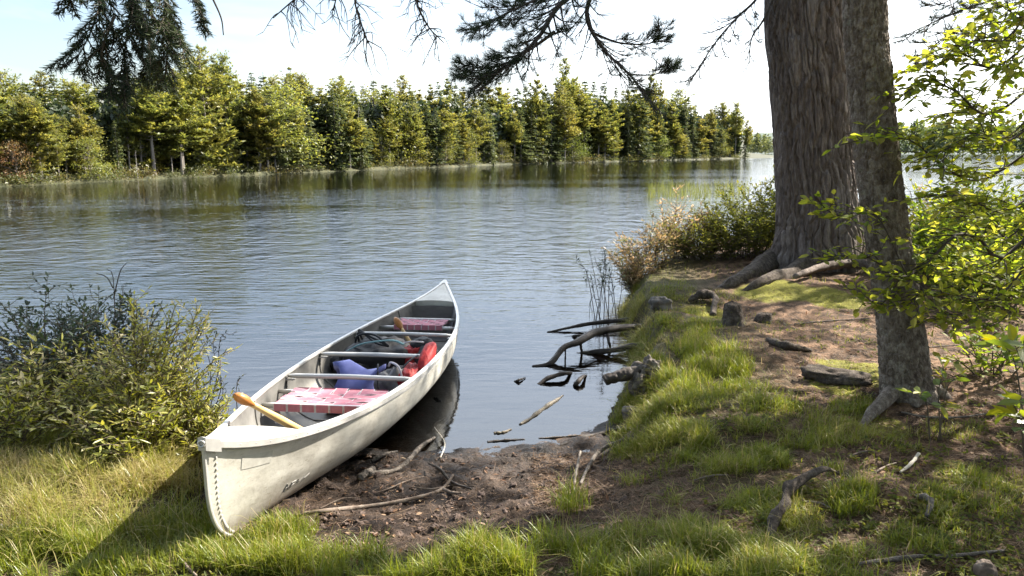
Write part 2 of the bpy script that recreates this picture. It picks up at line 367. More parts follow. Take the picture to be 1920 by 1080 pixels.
def H(x, y):
    x = np.asarray(x, float); y = np.asarray(y, float)
    wig = .10 * (fbm(x * 3.1, y * 3.1, 0, 3, 5) - .5) + .05 * (fbm(x * 9, y * 9, 0, 2, 6) - .5)
    d = land_dist(x, y) + wig
    mud = mud_amount(x, y)
    plat = .19 + .15 * sstep(.35, 1.1, x) + .12 * sstep(2.2, 6, x) + .3 * sstep(6, 20, x) + .25 * sstep(-3, -12, x)
    for mx, my, mr, mh in MOUNDS:
        plat = plat + mh * np.exp(-((x - mx) ** 2 + (y - my) ** 2) / (mr * mr))
    plat = plat + .10 * (fbm(x * 1.1, y * 1.1, 0, 3, 21) - .5) + .055 * (fbm(x * 4.5, y * 4.5, 0, 3, 22) - .5)
    steep = sstep(.0, .30, d)
    gentle = np.clip(d / 1.75, 0, 1) ** .9
    prof = np.where(d > 0, steep * (1 - mud) + gentle * mud, 0)
    land = plat * (1 - mud) * prof + mud * prof * (.185 + .05 * (fbm(x * 2, y * 2, 0, 2, 30) - .5))
    clod = (fbm(x * 7, y * 7, 0, 4, 31) - .5) * .10 + np.abs(fbm(x * 19, y * 19, 0, 3, 32) - .5) * .09 - .022
    land = land + mud * clod * sstep(-.1, .25, d)
    land = land + (1 - mud) * .022 * (fbm(x * 34, y * 34, 0, 2, 34) - .5) * sstep(0, .3, d) + (1 - mud) * .022 * (fbm(x * 14, y * 14, 0, 3, 33) - .5) * sstep(0, .3, d)
    bed = -.03 - .25 * (1 - np.exp(np.minimum(d, 0) / 1.0)) - .9 * sstep(1.5, 12, -d)
    bed = np.where(mud > .05, np.maximum(bed, d * .16 - .004), bed)
    return np.where(d > 0, land + .004, bed + mud * clod * .4)

def ground(px, py, lift=0.0):
    """where the sight lines of these pixels meet the near ground"""
    px = np.atleast_1d(np.asarray(px, float)); py = np.atleast_1d(np.asarray(py, float))
    d = rays(px, py)
    z = np.full(px.shape, .2)
    for _ in range(14):
        t = (z - CAMZ) / d[:, 2]; t = np.clip(t, 0, 60)
        z = z * .4 + .6 * Hq(d[:, 0] * t, d[:, 1] * t)
    t = (z - CAMZ) / d[:, 2]
    P = CAM + d * t[:, None]
    P[:, 2] = Hq(P[:, 0], P[:, 1]) + lift
    return P

def gp(px, py, lift=0.0): return ground([px], [py], lift)[0]

def dense(spec):
    out = [spec[0][0]]
    for a, b, st in spec:
        n = max(1, int(round((b - a) / st))); out += list(np.linspace(a, b, n + 1)[1:])
    return np.array(out)

gx = dense([(-400, -60, 40), (-60, -12, 4), (-12, -4, .3), (-4, -2.2, .04), (-2.2, 2.8, .02), (2.8, 5, .035), (5, 12, .25), (12, 60, 4), (60, 400, 40)])
gy = dense([(-60, -4, 4), (-4, 1.5, .3), (1.5, 2.5, .04), (2.5, 5.4, .02), (5.4, 7.5, .035), (7.5, 15, .08), (15, 30, .8), (30, 90, 6), (90, 600, 40)])
X, Y = np.meshgrid(gx, gy)
Z = H(X, Y)
nx, ny = len(gx), len(gy)
def Hq(x, y):
    x = np.asarray(x, float); y = np.asarray(y, float)
    i = np.clip(np.searchsorted(gx, x) - 1, 0, nx - 2); j = np.clip(np.searchsorted(gy, y) - 1, 0, ny - 2)
    u = np.clip((x - gx[i]) / (gx[i + 1] - gx[i]), 0, 1); v = np.clip((y - gy[j]) / (gy[j + 1] - gy[j]), 0, 1)
    return Z[j, i] * (1 - u) * (1 - v) + Z[j, i + 1] * u * (1 - v) + Z[j + 1, i] * (1 - u) * v + Z[j + 1, i + 1] * u * v
idx = np.arange(nx * ny).reshape(ny, nx)
GF = np.stack([idx[:-1, :-1], idx[:-1, 1:], idx[1:, 1:], idx[1:, :-1]], -1).reshape(-1, 4)
g = Geo(); g.add(np.stack([X, Y, Z], -1).reshape(-1, 3), GF)

# real surface colours: mud, needle litter, moss, sod
D = land_dist(X, Y)
mud = mud_amount(X, Y)
def c3(c): return np.array(c)[None, None, :]
n1 = fbm(X * 1.7, Y * 1.7, 0, 4, 41)[..., None]; n2 = fbm(X * 6, Y * 6, 0, 4, 42)[..., None]; n3 = fbm(X * 20, Y * 20, 0, 2, 43)[..., None]
sod = c3((.060, .052, .024)) * (1 - n2) + c3((.10, .085, .035)) * n2
litter = c3((.080, .050, .032)) * (1 - n2) + c3((.165, .100, .060)) * n2
litter = litter * (.35 + 1.3 * sstep(.25, .75, n3))
mossc = c3((.13, .13, .022)) * (1 - n3) + c3((.23, .21, .03)) * n3
n2s = sstep(.32, .68, n2)
mudc = c3((.016, .011, .009)) * (1 - n2s) + c3((.066, .046, .034)) * n2s
mudc = mudc * (.45 + 1.1 * n3)
wl = (sstep(1.0, 1.9, X + .5 * (n1[..., 0] - .5) - .18 * (Y - 4)) * sstep(2.7, 3.2, Y))[..., None]
col = sod * (1 - wl) + litter * wl
# extra litter patches on the grassy side, and moss cushions
pl = sstep(.56, .66, fbm(X * 1.3 + 5, Y * 1.3, 0, 3, 44))[..., None]; col = col * (1 - .7 * pl) + litter * .7 * pl
mo = np.zeros_like(X)
for px, py, rx, ry in [(1450, 545, 80, 22), (1560, 560, 60, 22), (1330, 590, 60, 20), (1600, 690, 60, 16), (1560, 715, 50, 14), (1650, 800, 70, 22), (1500, 915, 60, 24), (1700, 1010, 90, 22), (1830, 890, 80, 24), (1430, 1010, 50, 40), (1820, 580, 60, 24)]:
    c = gp(px, py); ex = gp(px + rx, py); ey = gp(px, py - ry)
    ax = max(np.linalg.norm(ex[:2] - c[:2]), .06); ay = max(np.linalg.norm(ey[:2] - c[:2]), .06)
    mo = np.maximum(mo, 1 - ((X - c[0]) / ax) ** 2 - ((Y - c[1]) / ay) ** 2 + 1.0 * (n2[..., 0] - .5))
mo = sstep(.05, .4, mo)[..., None]; col = col * (1 - mo) + mossc * mo
m3 = mud[..., None]; col = col * (1 - m3) + mudc * m3
bank = ((1 - sstep(.02, .26, D)) * (1 - mud))[..., None]; col = col * (1 - bank) + c3((.030, .022, .016)) * bank
wetb = sstep(-.02, -.6, D)[..., None]; bedc = c3((.12, .075, .045)) * (.7 + .6 * n2); col = np.where(D[..., None] < 0, bedc * (1 - wetb) + c3((.022, .018, .012)) * wetb, col)
damp = ((1 - sstep(.0, .45, D)) * (D > 0) * mud)[..., None]; col = col * (1 - .35 * damp)

m, nt, out = new_mat('shore_ground'); L = nt.links
at_ = nd(nt, 'ShaderNodeAttribute', attribute_name='Col')
tc = nd(nt, 'ShaderNodeTexCoord')
no = nd(nt, 'ShaderNodeTexNoise', i_Scale=70.0, i_Detail=6.0, i_Roughness=0.75); L.new(tc.outputs['Object'], no.inputs['Vector'])
rp = ramp(nt, [(.35, .33, .31), (1, 1, 1), (1.75, 1.7, 1.6)], [.3, .5, .72]); L.new(no.outputs['Fac'], rp.inputs['Fac'])
mx = nd(nt, 'ShaderNodeMix', data_type='RGBA', blend_type='MULTIPLY'); mx.inputs[0].default_value = 1
L.new(at_.outputs['Color'], mx.inputs[6]); L.new(rp.outputs[0], mx.inputs[7])
pr = nd(nt, 'ShaderNodeBsdfPrincipled'); pr.inputs['Roughness'].default_value = .9; pr.inputs['Specular IOR Level'].default_value = .2
L.new(mx.outputs[2], pr.inputs['Base Color']); L.new(at_.outputs['Alpha'], pr.inputs['Roughness'])
nb = nd(nt, 'ShaderNodeTexNoise', i_Scale=55.0, i_Detail=7.0, i_Roughness=0.7); L.new(tc.outputs['Object'], nb.inputs['Vector'])
bp = nd(nt, 'ShaderNodeBump', i_Strength=.9, i_Distance=.025); L.new(nb.outputs['Fac'], bp.inputs['Height']); L.new(bp.outputs[0], pr.inputs['Normal'])
L.new(pr.outputs[0], out.inputs['Surface'])
go = g.build('ground', m, smooth=True); tag(go, 'brown earth bank with mud, moss and needle litter beside the lake', None, None, 'structure')
ca = go.data.color_attributes.new('Col', 'FLOAT_COLOR', 'POINT')
ca.data.foreach_set('color', np.concatenate([col.reshape(-1, 3), (.92 - .45 * np.clip(mud * (1 - sstep(.1, 1.1, D)), 0, 1)).reshape(-1, 1)], 1).astype(np.float32).ravel())

# ------------------------------------------------------------------ water
m, nt, out = new_mat('lake_water'); L = nt.links
tc = nd(nt, 'ShaderNodeTexCoord')
def wave(sx, sy, sc, det, dist=.3, rot=0.0):
    mp = nd(nt, 'ShaderNodeMapping'); mp.inputs['Scale'].default_value = (sx, sy, 1); mp.inputs['Rotation'].default_value = (0, 0, rot)
    L.new(tc.outputs['Object'], mp.inputs['Vector'])
    n = nd(nt, 'ShaderNodeTexNoise', i_Scale=sc, i_Detail=det, i_Roughness=.5, i_Distortion=dist); L.new(mp.outputs[0], n.inputs['Vector'])
    return n.outputs['Fac']
w1 = wave(.75, 2.6, 2.2, 2.0, .4, R(4)); w2 = wave(1.3, 3.2, 5.5, 2.0, .3, R(-6)); w3 = wave(1.9, 1.25, 1.0, 2.5, .6, R(9))
def mth(op, a, b, c=None):
    n = nd(nt, 'ShaderNodeMath', operation=op)
    for i, v in enumerate((a, b)):
        if hasattr(v, 'links'): L.new(v, n.inputs[i])
        else: n.inputs[i].default_value = v
    return n.outputs[0]
sx0 = nd(nt, 'ShaderNodeSeparateXYZ'); L.new(tc.outputs['Object'], sx0.inputs[0])
far_ = nd(nt, 'ShaderNodeMapRange', interpolation_type='SMOOTHSTEP'); far_.inputs[1].default_value = 7; far_.inputs[2].default_value = 20; far_.inputs[3].default_value = .8; far_.inputs[4].default_value = 2.8; L.new(sx0.outputs['Y'], far_.inputs[0])
h = mth('ADD', mth('ADD', mth('MULTIPLY', w1, 1.0), mth('MULTIPLY', w2, .38)), mth('MULTIPLY', w3, far_.outputs[0]))
# calmer in the lee of the bank, rougher in the open lake
sx = nd(nt, 'ShaderNodeSeparateXYZ'); L.new(tc.outputs['Object'], sx.inputs[0])
amp = nd(nt, 'ShaderNodeMapRange', interpolation_type='SMOOTHSTEP'); amp.inputs[1].default_value = 4.5; amp.inputs[2].default_value = 14; amp.inputs[3].default_value = .16; amp.inputs[4].default_value = 1.0
L.new(sx.outputs['Y'], amp.inputs[0])
gust = wave(.03, .09, 1.0, 3.0, .8, R(12))
gr = nd(nt, 'ShaderNodeMapRange'); gr.inputs[1].default_value = .35; gr.inputs[2].default_value = .65; gr.inputs[3].default_value = .45; gr.inputs[4].default_value = 1.2
L.new(gust, gr.inputs[0])
lee = nd(nt, 'ShaderNodeMapRange', interpolation_type='SMOOTHSTEP'); lee.inputs[1].default_value = 22; lee.inputs[2].default_value = 44; lee.inputs[3].default_value = 1.0; lee.inputs[4].default_value = .38; L.new(sx.outputs['Y'], lee.inputs[0])
amp2 = mth('MULTIPLY', mth('MULTIPLY', amp.outputs[0], gr.outputs[0]), lee.outputs[0])
bp = nd(nt, 'ShaderNodeBump', i_Strength=1.0, i_Distance=.022); L.new(mth('MULTIPLY', h, amp2), bp.inputs['Height'])
fr = nd(nt, 'ShaderNodeFresnel', i_IOR=1.42); L.new(bp.outputs[0], fr.inputs['Normal'])
gl = nd(nt, 'ShaderNodeBsdfGlossy'); gl.inputs['Roughness'].default_value = .02; gl.inputs['Color'].default_value = (.95, .97, 1, 1); L.new(bp.outputs[0], gl.inputs['Normal'])
tr = nd(nt, 'ShaderNodeBsdfTransparent'); tr.inputs['Color'].default_value = (.50, .40, .27, 1)
ms = nd(nt, 'ShaderNodeMixShader'); L.new(fr.outputs[0], ms.inputs[0]); L.new(tr.outputs[0], ms.inputs[1]); L.new(gl.outputs[0], ms.inputs[2]); L.new(ms.outputs[0], out.inputs['Surface'])
g = Geo(); g.add([(-900, -10, 0), (900, -10, 0), (900, 1600, 0), (-900, 1600, 0)], [[0, 1, 2, 3]])
wo = g.build('lake_water', m); tag(wo, 'rippled blue lake water reflecting the far trees', None, None, 'structure')
# ------------------------------------------------------------------ the canoe (bow on the mud, stern afloat)
CL, CB = 5.2, .455
BOW = np.array([-1.262, 2.97]); STERN = np.array([-.722, 8.14])
cdir = (STERN - BOW) / np.linalg.norm(STERN - BOW); cang = math.atan2(cdir[1], cdir[0])
KEEL0, KEEL1 = .135, -.090
crot = math.atan2(KEEL1 - KEEL0, CL)
canoe = empty('canoe', (BOW[0], BOW[1], KEEL0), 'weathered aluminium canoe with cream hull pulled up on the muddy shore', 'canoe')
canoe.rotation_euler = (0, -crot, cang)          # local x runs bow to stern, y to port (left), z up
CM = Matrix.Translation(canoe.location) @ canoe.rotation_euler.to_matrix().to_4x4()
def cw(p):
    """canoe-local point to the world"""
    v = CM @ Vector(p); return np.array(v)

def sheer(u):
    a = np.abs(2 * u - 1); return .335 + .13 * a ** 2.6 + .085 * a ** 9
def beam(u):
    a = np.abs(2 * u - 1); return CB * np.maximum(1 - a ** 2.25, 0) ** .93
def keelz(u):
    return .012 * np.abs(2 * u - 1) ** 3
def hull(u, v, off=0.0):
    """u 0..1 bow to stern, v 0 gunwale .. 1 keel; starboard half has negative y"""
    u = np.asarray(u, float); v = np.asarray(v, float); u, v = np.broadcast_arrays(u, v)
    a = np.abs(2 * u - 1); sh = sheer(u); kz = keelz(u)
    # v to height: crowd rows near the turn of the bilge
    zn = (1 - v) ** 1.15
    # bow and stern profile: upright stem with a rounded foot
    RAD = .34
    def stem(zn_, s):
        z = zn_ * s; q = np.clip((RAD - z) / RAD, 0, 1)
        return .035 * (1 - zn_) + RAD * .92 * (1 - np.sqrt(np.maximum(1 - q ** 2.3, 0)))
    e = stem(zn, sheer(0.0))
    w = (1 - 2 * np.minimum(u, 1 - u)) ** 1.0
    x = u * CL + np.where(u < .5, 1, -1) * e * np.clip(1 - np.minimum(u, 1 - u) / .16, 0, 1) ** 1.35
    full = (1 - (1 - zn) ** 3.4) ** .42
    vee = zn ** .62 * (1.0 - .10 * np.sin(np.pi * zn))
    k = sstep(.45, 1.0, a)
    y = beam(u) * (full * (1 - k) + vee * k) * (1 + .025 * np.sin(np.pi * zn) * (1 - a))
    z = kz + (sh - kz) * zn
    y = y + (fbm(u * 14, v * 4, 3.0, 3, 61) - .5) * .014 * np.sin(np.pi * np.clip(v, 0, 1)) * np.clip(beam(u) * 6, 0, 1)
    y = np.maximum(y - off, 0.0)
    return x, y, z

g = Geo()
nu, nv = 110, 30
uu = .5 - .5 * np.cos(np.linspace(0, np.pi, nu)); uu = .35 * uu + .65 * np.linspace(0, 1, nu); vv = np.linspace(0, 1, nv)
def hull_grid(side, off, lift=0.0):
    U, V = np.meshgrid(uu, vv, indexing='ij')
    x, y, z = hull(U, V, off)
    # small dents and waves of old sheet metal
    if lift:   # inside floor lies above the water line
        wz = KEEL0 + x * math.sin(crot)
        z = np.maximum(z, np.maximum(.022, .03 - wz))
    P = np.stack([x, side * y, z], -1).reshape(-1, 3)
    i = np.arange(nu - 1)[:, None] * nv + np.arange(nv - 1)[None]
    F = np.stack([i, i + 1, i + nv + 1, i + nv], -1).reshape(-1, 4)
    if (side > 0) ^ bool(lift): F = F[:, ::-1]
    g.add(P, F, .5, 1 if lift else 0)
for s in (-1, 1):
    hull_grid(s, 0.0)
    hull_grid(s, .005, 1.0)
hullo = g.build('hull', [M['alu'], M['alu_in']], canoe, smooth=True)

# gunwale: extruded rail along both sheer lines
for s, lab in ((-1, 'starboard'), (1, 'port')):
    g = Geo()
    ug = np.linspace(.004, .996, 90); x, y, z = hull(ug, np.zeros_like(ug))
    prof = [(.013, -.030), (.016, -.026), (.016, .002), (.010, .010), (-.012, .010), (-.014, .004), (-.014, -.006), (-.004, -.008), (.004, -.030)]
    tx = np.gradient(x); ty = np.gradient(y); nn = np.hypot(tx, ty); nxn = -ty / nn * 1.0; nyn = tx / nn
    V = np.stack([np.stack([x + nxn * a * (1), s * np.maximum(y + nyn * a, .0), z + b], -1) for a, b in prof], 1)
    k = len(prof); i = np.arange(len(ug) - 1)[:, None] * k; j = np.arange(k)[None]; j2 = (j + 1) % k
    F = np.stack([i + j, i + j2, i + k + j2, i + k + j], -1).reshape(-1, 4)
    g.add(V.reshape(-1, 3), F if s < 0 else F[:, ::-1])
    # rivets along the rail
    for u in np.linspace(.03, .97, 60):
        x, y, z = hull(u, 0.0); c = np.array([float(x), s * (float(y) + .0165), float(z) - .013])
        th = np.linspace(0, 2 * np.pi, 6, endpoint=False); rr = .004
        ring = np.stack([c[0] + rr * np.cos(th), np.full(6, c[1]), c[2] + rr * np.sin(th)], -1)
        g.add(np.concatenate([ring, [c + [0, s * .003, 0]]]), [[a, (a + 1) % 6, 6] for a in range(6)])
    g.build('gunwale', M['alu_trim'], canoe, smooth=False)

# sheer seam strip and keel
g = Geo()
for s in (-1, 1):
    us = np.linspace(.02, .98, 80); x, y, z = hull(us, .10 * (.335 / sheer(us)))
    add_tube(g, np.stack([x, s * (y + .001), z], -1), .0035, 5)
g.build('seam_strip', M['alu_trim'], canoe)
g = Geo(); us = np.linspace(.09, .91, 40); x, y, z = hull(us, 1.0)
add_tube(g, np.stack([x, 0 * x, z - .004], -1), .012, 6); g.build('keel', M['alu_trim'], canoe)

# stem bands with rivets, decks, caps, thwarts, seats
for end in (0, 1):
    vz = np.linspace(0, 1, 26); x, y, z = hull(np.full(26, float(end)), vz)
    sgn = 1 if end == 0 else -1
    g = Geo(); add_tube(g, np.stack([x - sgn * .002, 0 * x, z], -1), .009, 8)
    for s in (-1, 1):
        for v in np.concatenate([np.linspace(.08, .62, 13), np.linspace(.66, .985, 16)]):
            uo = .010 if end == 0 else .990
            x1, y1, z1 = hull(uo, v); c = np.array([float(x1), s * (float(y1) + .0005), float(z1)])
            th = np.linspace(0, 2 * np.pi, 8, endpoint=False); rr = .0062
            ring = np.stack([c[0] + rr * np.cos(th), np.full(8, c[1]), c[2] + rr * np.sin(th)], -1)
            g.add(np.concatenate([ring, ring * [1, 1, 1] * 1.0 + [[0, s * .003, 0]], [c + [0, s * .0045, 0]]]), [[a, (a + 1) % 8, 8 + (a + 1) % 8, 8 + a] for a in range(8)])
            g.add(np.concatenate([ring + [[0, s * .003, 0]], [c + [0, s * .0045, 0]]]), [[a, (a + 1) % 8, 8] for a in range(8)])
    g.build('stem_band', M['alu_trim'], canoe)
    # deck plate, slightly crowned
    g = Geo(); n = 14; ud = np.linspace(.003, .108, n); m_ = 9
    V = []
    for u in ud:
        U = u if end == 0 else 1 - u
        x1, y1, z1 = hull(U, 0.0)
        for w in np.linspace(-1, 1, m_): V.append((float(x1), w * max(float(y1) - .013, .0), float(z1) + .004 + .012 * (1 - w * w) * min(1, u / .03)))
    F = [[i * m_ + j, i * m_ + j + 1, (i + 1) * m_ + j + 1, (i + 1) * m_ + j] for i in range(n - 1) for j in range(m_ - 1)]
    F = np.array(F); g.add(V, F if end == 1 else F[:, ::-1])
    # bulkhead lip under the deck edge
    base = V[-m_:]; lip = [(a[0], a[1], a[2] - .055) for a in base]
    g.add(list(base) + lip, [[j, j + 1, m_ + j + 1, m_ + j] for j in range(m_ - 1)])
    deck = g.build('deck', M['alu'], canoe, True)
    # flotation bulkhead further in
    g = Geo(); U = .125 if end == 0 else .875; V = []
    vs = np.linspace(.04, .93, 10)
    for v in vs:
        x1, y1, z1 = hull(U, v, .008); V += [(float(x1), -float(y1), float(z1)), (float(x1), float(y1), float(z1))]
    g.add(V, [[2 * i, 2 * i + 1, 2 * i + 3, 2 * i + 2] for i in range(9)]); g.build('bulkhead', M['alu_in'], canoe)
    # cast end cap with a ring hole
    g = Geo(); U = np.linspace(0, .013, 6); V = []
    for u in U:
        x1, y1, z1 = hull(u if end == 0 else 1 - u, 0.0); hw = float(y1) + .017
        xx = float(x1) - sgn * .012
        V += [(xx, -hw, float(z1) - .042), (xx, -hw, float(z1) + .012), (xx, 0, float(z1) + .018), (xx, hw, float(z1) + .012), (xx, hw, float(z1) - .042)]
    F = [[i * 5 + j, i * 5 + j + 1, i * 5 + j + 6, i * 5 + j + 5] for i in range(5) for j in range(4)] + [[0, 1, 2, 2], [0, 2, 3, 3], [0, 3, 4, 4]]
    g.add(V, [f for f in F if len(set(f)) == 4]); g.add(V, [f[:3] for f in F if len(set(f)) == 3])
    cap = g.build('end_cap', M['alu_trim'], canoe)
    g = Geo(); th = np.linspace(0, 2 * np.pi, 17); xx = -.016 if end == 0 else CL + .016; zc = float(sheer(0.0)) - .012
    add_tube(g, np.stack([np.full(17, xx), .013 * np.cos(th), zc + .013 * np.sin(th)], -1), .005, 6, cap=False)
    g.build('ring', M['alu_trim'], cap, True)

def thwart(s):
    u = s / CL; x, y, z = hull(u, 0.0); x, y, z = float(x), float(y), float(z)
    g = Geo(); add_tube(g, [(x, -y + .004, z - .016), (x, -y + .07, z - .014), (x, 0, z - .010), (x, y - .07, z - .014), (x, y - .004, z - .016)], [.014, .020, .021, .020, .014], 10, flat=.8)
    t = g.build('thwart', M['alu_trim'], canoe, True)
    for sd in (-1, 1):
        g = Geo()
        c = [(x - .03, sd * (y - .004), z - .034), (x + .03, sd * (y - .004), z - .034), (x + .03, sd * (y - .055), z - .034), (x - .03, sd * (y - .055), z - .034)]
        g.add(c + [(a, b, d - .006) for a, b, d in c], [[0, 1, 2, 3], [7, 6, 5, 4], [0, 4, 5, 1], [1, 5, 6, 2], [2, 6, 7, 3], [3, 7, 4, 0]])
        g.build('bracket', M['alu_trim'], t)
for s in (1.92, 2.60, 3.38): thwart(s)

def seat(s0, s1, drop):
    root = empty('seat'); root.parent = canoe
    zz = []
    for s in (s0, s1):
        u = s / CL; z = float(sheer(u)) - drop
        # half width of the hull at that height
        vs = np.linspace(0, 1, 200); x, y, zc = hull(np.full(200, u), vs, .006); hw = float(np.interp(-z, -zc, y)); zz.append((s, hw, z))
        g = Geo(); add_tube(g, [(s, -hw, z), (s, -hw * .8, z), (s, hw * .8, z), (s, hw, z)], [.014, .017, .017, .014], 8); g.build('seat_rail', M['alu_trim'], root, True)
    hw = min(zz[0][1], zz[1][1]) * .80; z = (zz[0][2] + zz[1][2]) / 2 + .020
    g = Geo(); nl, nc = 4, 7
    def strap(p0, p1, side, n, phase, w):
        p0 = np.array(p0); p1 = np.array(p1); side = np.array(side, float)
        t = np.linspace(0, 1, n); c = p0 + (p1 - p0) * t[:, None]
        c[:, 2] += .0035 * np.cos(np.pi * (t * (n - 1) / 4 + phase)) - .012 * np.sin(np.pi * t)
        for a, b, mt in ((-w, -w * .88, 1), (-w * .88, w * .88, 0), (w * .88, w, 1)):
            V = np.concatenate([c + side * a, c + side * b]); F = [[i, i + 1, n + i + 1, n + i] for i in range(n - 1)]
            g.add(V, F, .5, mt)
    ws = (s1 - s0) / nl / 2 * .97; wc = hw / nc * .97
    for i in range(nl):
        x = s0 + (s1 - s0) * (i + .5) / nl; strap((x, -hw, z), (x, hw, z), (1, 0, 0), nc * 4 + 1, i % 2, ws)
    for j in range(nc):
        y = -hw + 2 * hw * (j + .5) / nc; strap((s0 - .02, y, z - .002), (s1 + .02, y, z - .002), (0, 1, 0), nl * 4 + 1, (j + 1) % 2, wc)
        for sx, dx in ((s0 - .02, -.0), (s1 + .02, .0)):   # straps wrap down over the rails
            for a, b, mt in ((-wc, -wc * .88, 1), (-wc * .88, wc * .88, 0), (wc * .88, wc, 1)):
                g.add([(sx, y + a, z), (sx, y + b, z), (sx + dx, y + b, z - .045), (sx + dx, y + a, z - .045)], [[0, 1, 2, 3]], .5, mt)
    g.build('webbing', [M['web_red'], M['web_white']], root)
seat(1.40, 1.74, .075)
seat(3.92, 4.24, .075)

# vertical ribs inside the hull
for s in (1.25, 1.9, 2.6, 3.38, 4.3):
    g = Geo()
    for sd in (-1, 1):
        vs = np.linspace(.03, .985, 24); x, y, z = hull(np.full(24, s / CL), vs, .009); wz = KEEL0 + x * math.sin(crot); z = np.maximum(z, .034 - np.minimum(wz, 0))
        add_tube(g, np.stack([x, sd * y, z], -1), .009, 6, flat=.6)
    g.build('rib', M['alu_in'], canoe, True)

# faded patch near the bow and scuffed dark marking lower on the starboard bow
def decal(name, u0, u1, v0, v1, mat, nu_=8, nv_=6):
    g = Geo(); U, V = np.meshgrid(np.linspace(u0, u1, nu_), np.linspace(v0, v1, nv_), indexing='ij'); x, y, z = hull(U, V); y = y + .0018
    i = np.arange(nu_ - 1)[:, None] * nv_ + np.arange(nv_ - 1)[None]
    g.add(np.stack([x, -y, z], -1).reshape(-1, 3), np.stack([i, i + 1, i + nv_ + 1, i + nv_], -1).reshape(-1, 4)); return g.build(name, mat, canoe, True)
decal('faded_patch', .036, .072, .13, .25, M['patch'])
g = Geo()
for (a, b) in [((.100, .70), (.103, .60)), ((.103, .60), (.107, .69)), ((.101, .655), (.106, .645)), ((.110, .68), (.112, .615)), ((.110, .615), (.117, .61)), ((.110, .65), (.115, .645)), ((.119, .66), (.121, .61)), ((.123, .655), (.129, .60)), ((.131, .64), (.137, .60))]:
    U = np.linspace(a[0], b[0], 6); V = np.linspace(a[1], b[1], 6); x, y, z = hull(U, V)
    add_tube(g, np.stack([x, -(y + .001), z], -1), .0035, 4)
g.build('scuffed_marking', M['ink'], canoe)

# ------------------------------------------------------------------ things lying in the canoe
def paddle(P0, P1, label, blade=True):
    """grip at P0, blade towards P1 (world points)"""
    P0 = np.array(P0, float); P1 = np.array(P1, float); d = unit(P1 - P0); ln = np.linalg.norm(P1 - P0)
    root = empty('paddle', P0, label, 'paddle', 'paddles in the canoe')
    g = Geo(); Q = [P0 + d * t - P0 for t in (-.005, .02, .05, .085, .11, .13)]
    add_tube(g, Q, [.012, .030, .036, .032, .020, .016], 10, flat=.75); g.build('grip', M['grip'], root, True)
    g = Geo(); t = np.linspace(.12, ln, 16); r = .015 + .006 * sstep(.15, .35, t)
    add_tube(g, d * t[:, None], r, 10); g.build('shaft', M['paddle'], root, True)
    if blade:
        side = unit(np.cross(d, [0.2, .1, 1])); up = np.cross(side, d); g = Geo()
        tt = np.linspace(ln * .55, ln + .02, 12); ww = .018 + .062 * sstep(0, .35, np.linspace(0, 1, 12)) * (1 - .25 * sstep(.85, 1, np.linspace(0, 1, 12)))
        V = []
        for a, w in zip(tt, ww):
            c = d * a; V += [c - side * w, c + up * .007, c + side * w, c - up * .007]
        F = [[i * 4 + j, i * 4 + (j + 1) % 4, i * 4 + 4 + (j + 1) % 4, i * 4 + 4 + j] for i in range(11) for j in range(4)]
        g.add(V, F + [[0, 3, 2, 1], [44, 45, 46, 47]]); g.build('blade', M['paddle'], root, True)
    return root
pa = at(441, 741, 3.66); pb = cw((1.28, -.10, .07))
paddle(pa, pb, 'yellow wooden paddle across the bow with orange brown grip over the side')
pa = at(741, 596, 6.72); pb = cw((3.55, -.12, .04))
paddle(pa, pb, 'shaded wooden paddle in the stern leaning on the far side')

def lump(g, c, r, seed, amp=.25, n=(22, 14), rot=None, freq=2.2, power=1.0, tint=.5, mat=0):
    """soft lumpy closed body"""
    a = np.linspace(0, 2 * np.pi, n[0], endpoint=False); b = np.linspace(-np.pi / 2, np.pi / 2, n[1])
    A, B = np.meshgrid(a, b); sg = lambda t: np.sign(t) * np.abs(t) ** power
    D = np.stack([sg(np.cos(B)) * sg(np.cos(A)), sg(np.cos(B)) * sg(np.sin(A)), sg(np.sin(B))], -1)
    k = 1 + amp * 2 * (fbm(D[..., 0] * freq, D[..., 1] * freq, D[..., 2] * freq + 5 * seed, 4, seed) - .5)
    P = D * k[..., None] * np.array(r)
    if rot is not None: P = P @ np.array(rot).T
    P = P + np.array(c)
    i = np.arange(n[1] - 1)[:, None] * n[0]; j = np.arange(n[0])[None]; j2 = (j + 1) % n[0]
    g.add(P.reshape(-1, 3), np.stack([i + j, i + j2, i + n[0] + j2, i + n[0] + j], -1).reshape(-1, 4), tint, mat)
def rz(a): return np.array(Matrix.Rotation(a, 3, 'Z'))
def rxyz(x, y, z): return np.array((Matrix.Rotation(z, 3, 'Z') @ Matrix.Rotation(y, 3, 'Y') @ Matrix.Rotation(x, 3, 'X')))

# blue foam pad folded over, leaning behind the first thwart
o = empty('foam_pad', cw((2.15, .03, .03)), 'bright blue folded foam pad behind the near seat', 'foam pad')
prof = [(0, .0), (-.06, .10), (-.075, .20), (-.02, .275), (.07, .29), (.15, .25), (.19, .17)]
pp = spline([(a, 0, b) for a, b in prof], 26); th = .018
g = Geo(); tn = unit(np.gradient(pp, axis=0)); nn = np.stack([-tn[:, 2], 0 * tn[:, 0], tn[:, 0]], -1)
V = []
for i, (p, nrm) in enumerate(zip(pp, nn)):
    w = .150 + .035 * math.sin(i * .42 + .6); s = .035 * math.sin(i * .3)
    for yy, k in ((-w, -1), (-w * .35, -1.25), (w * .4, -.9), (w, -1), (w, 1), (w * .4, 1.1), (-w * .35, .75), (-w, 1)):
        q_ = p + nrm * th * k + np.array([0, yy + s, .03 * math.cos(yy * 17 + i * .25)])
        V.append(q_ + .05 * np.array([float(noise3(q_[0] * 9, q_[1] * 9, q_[2] * 9, e)) - .5 for e in (1, 2, 3)]))
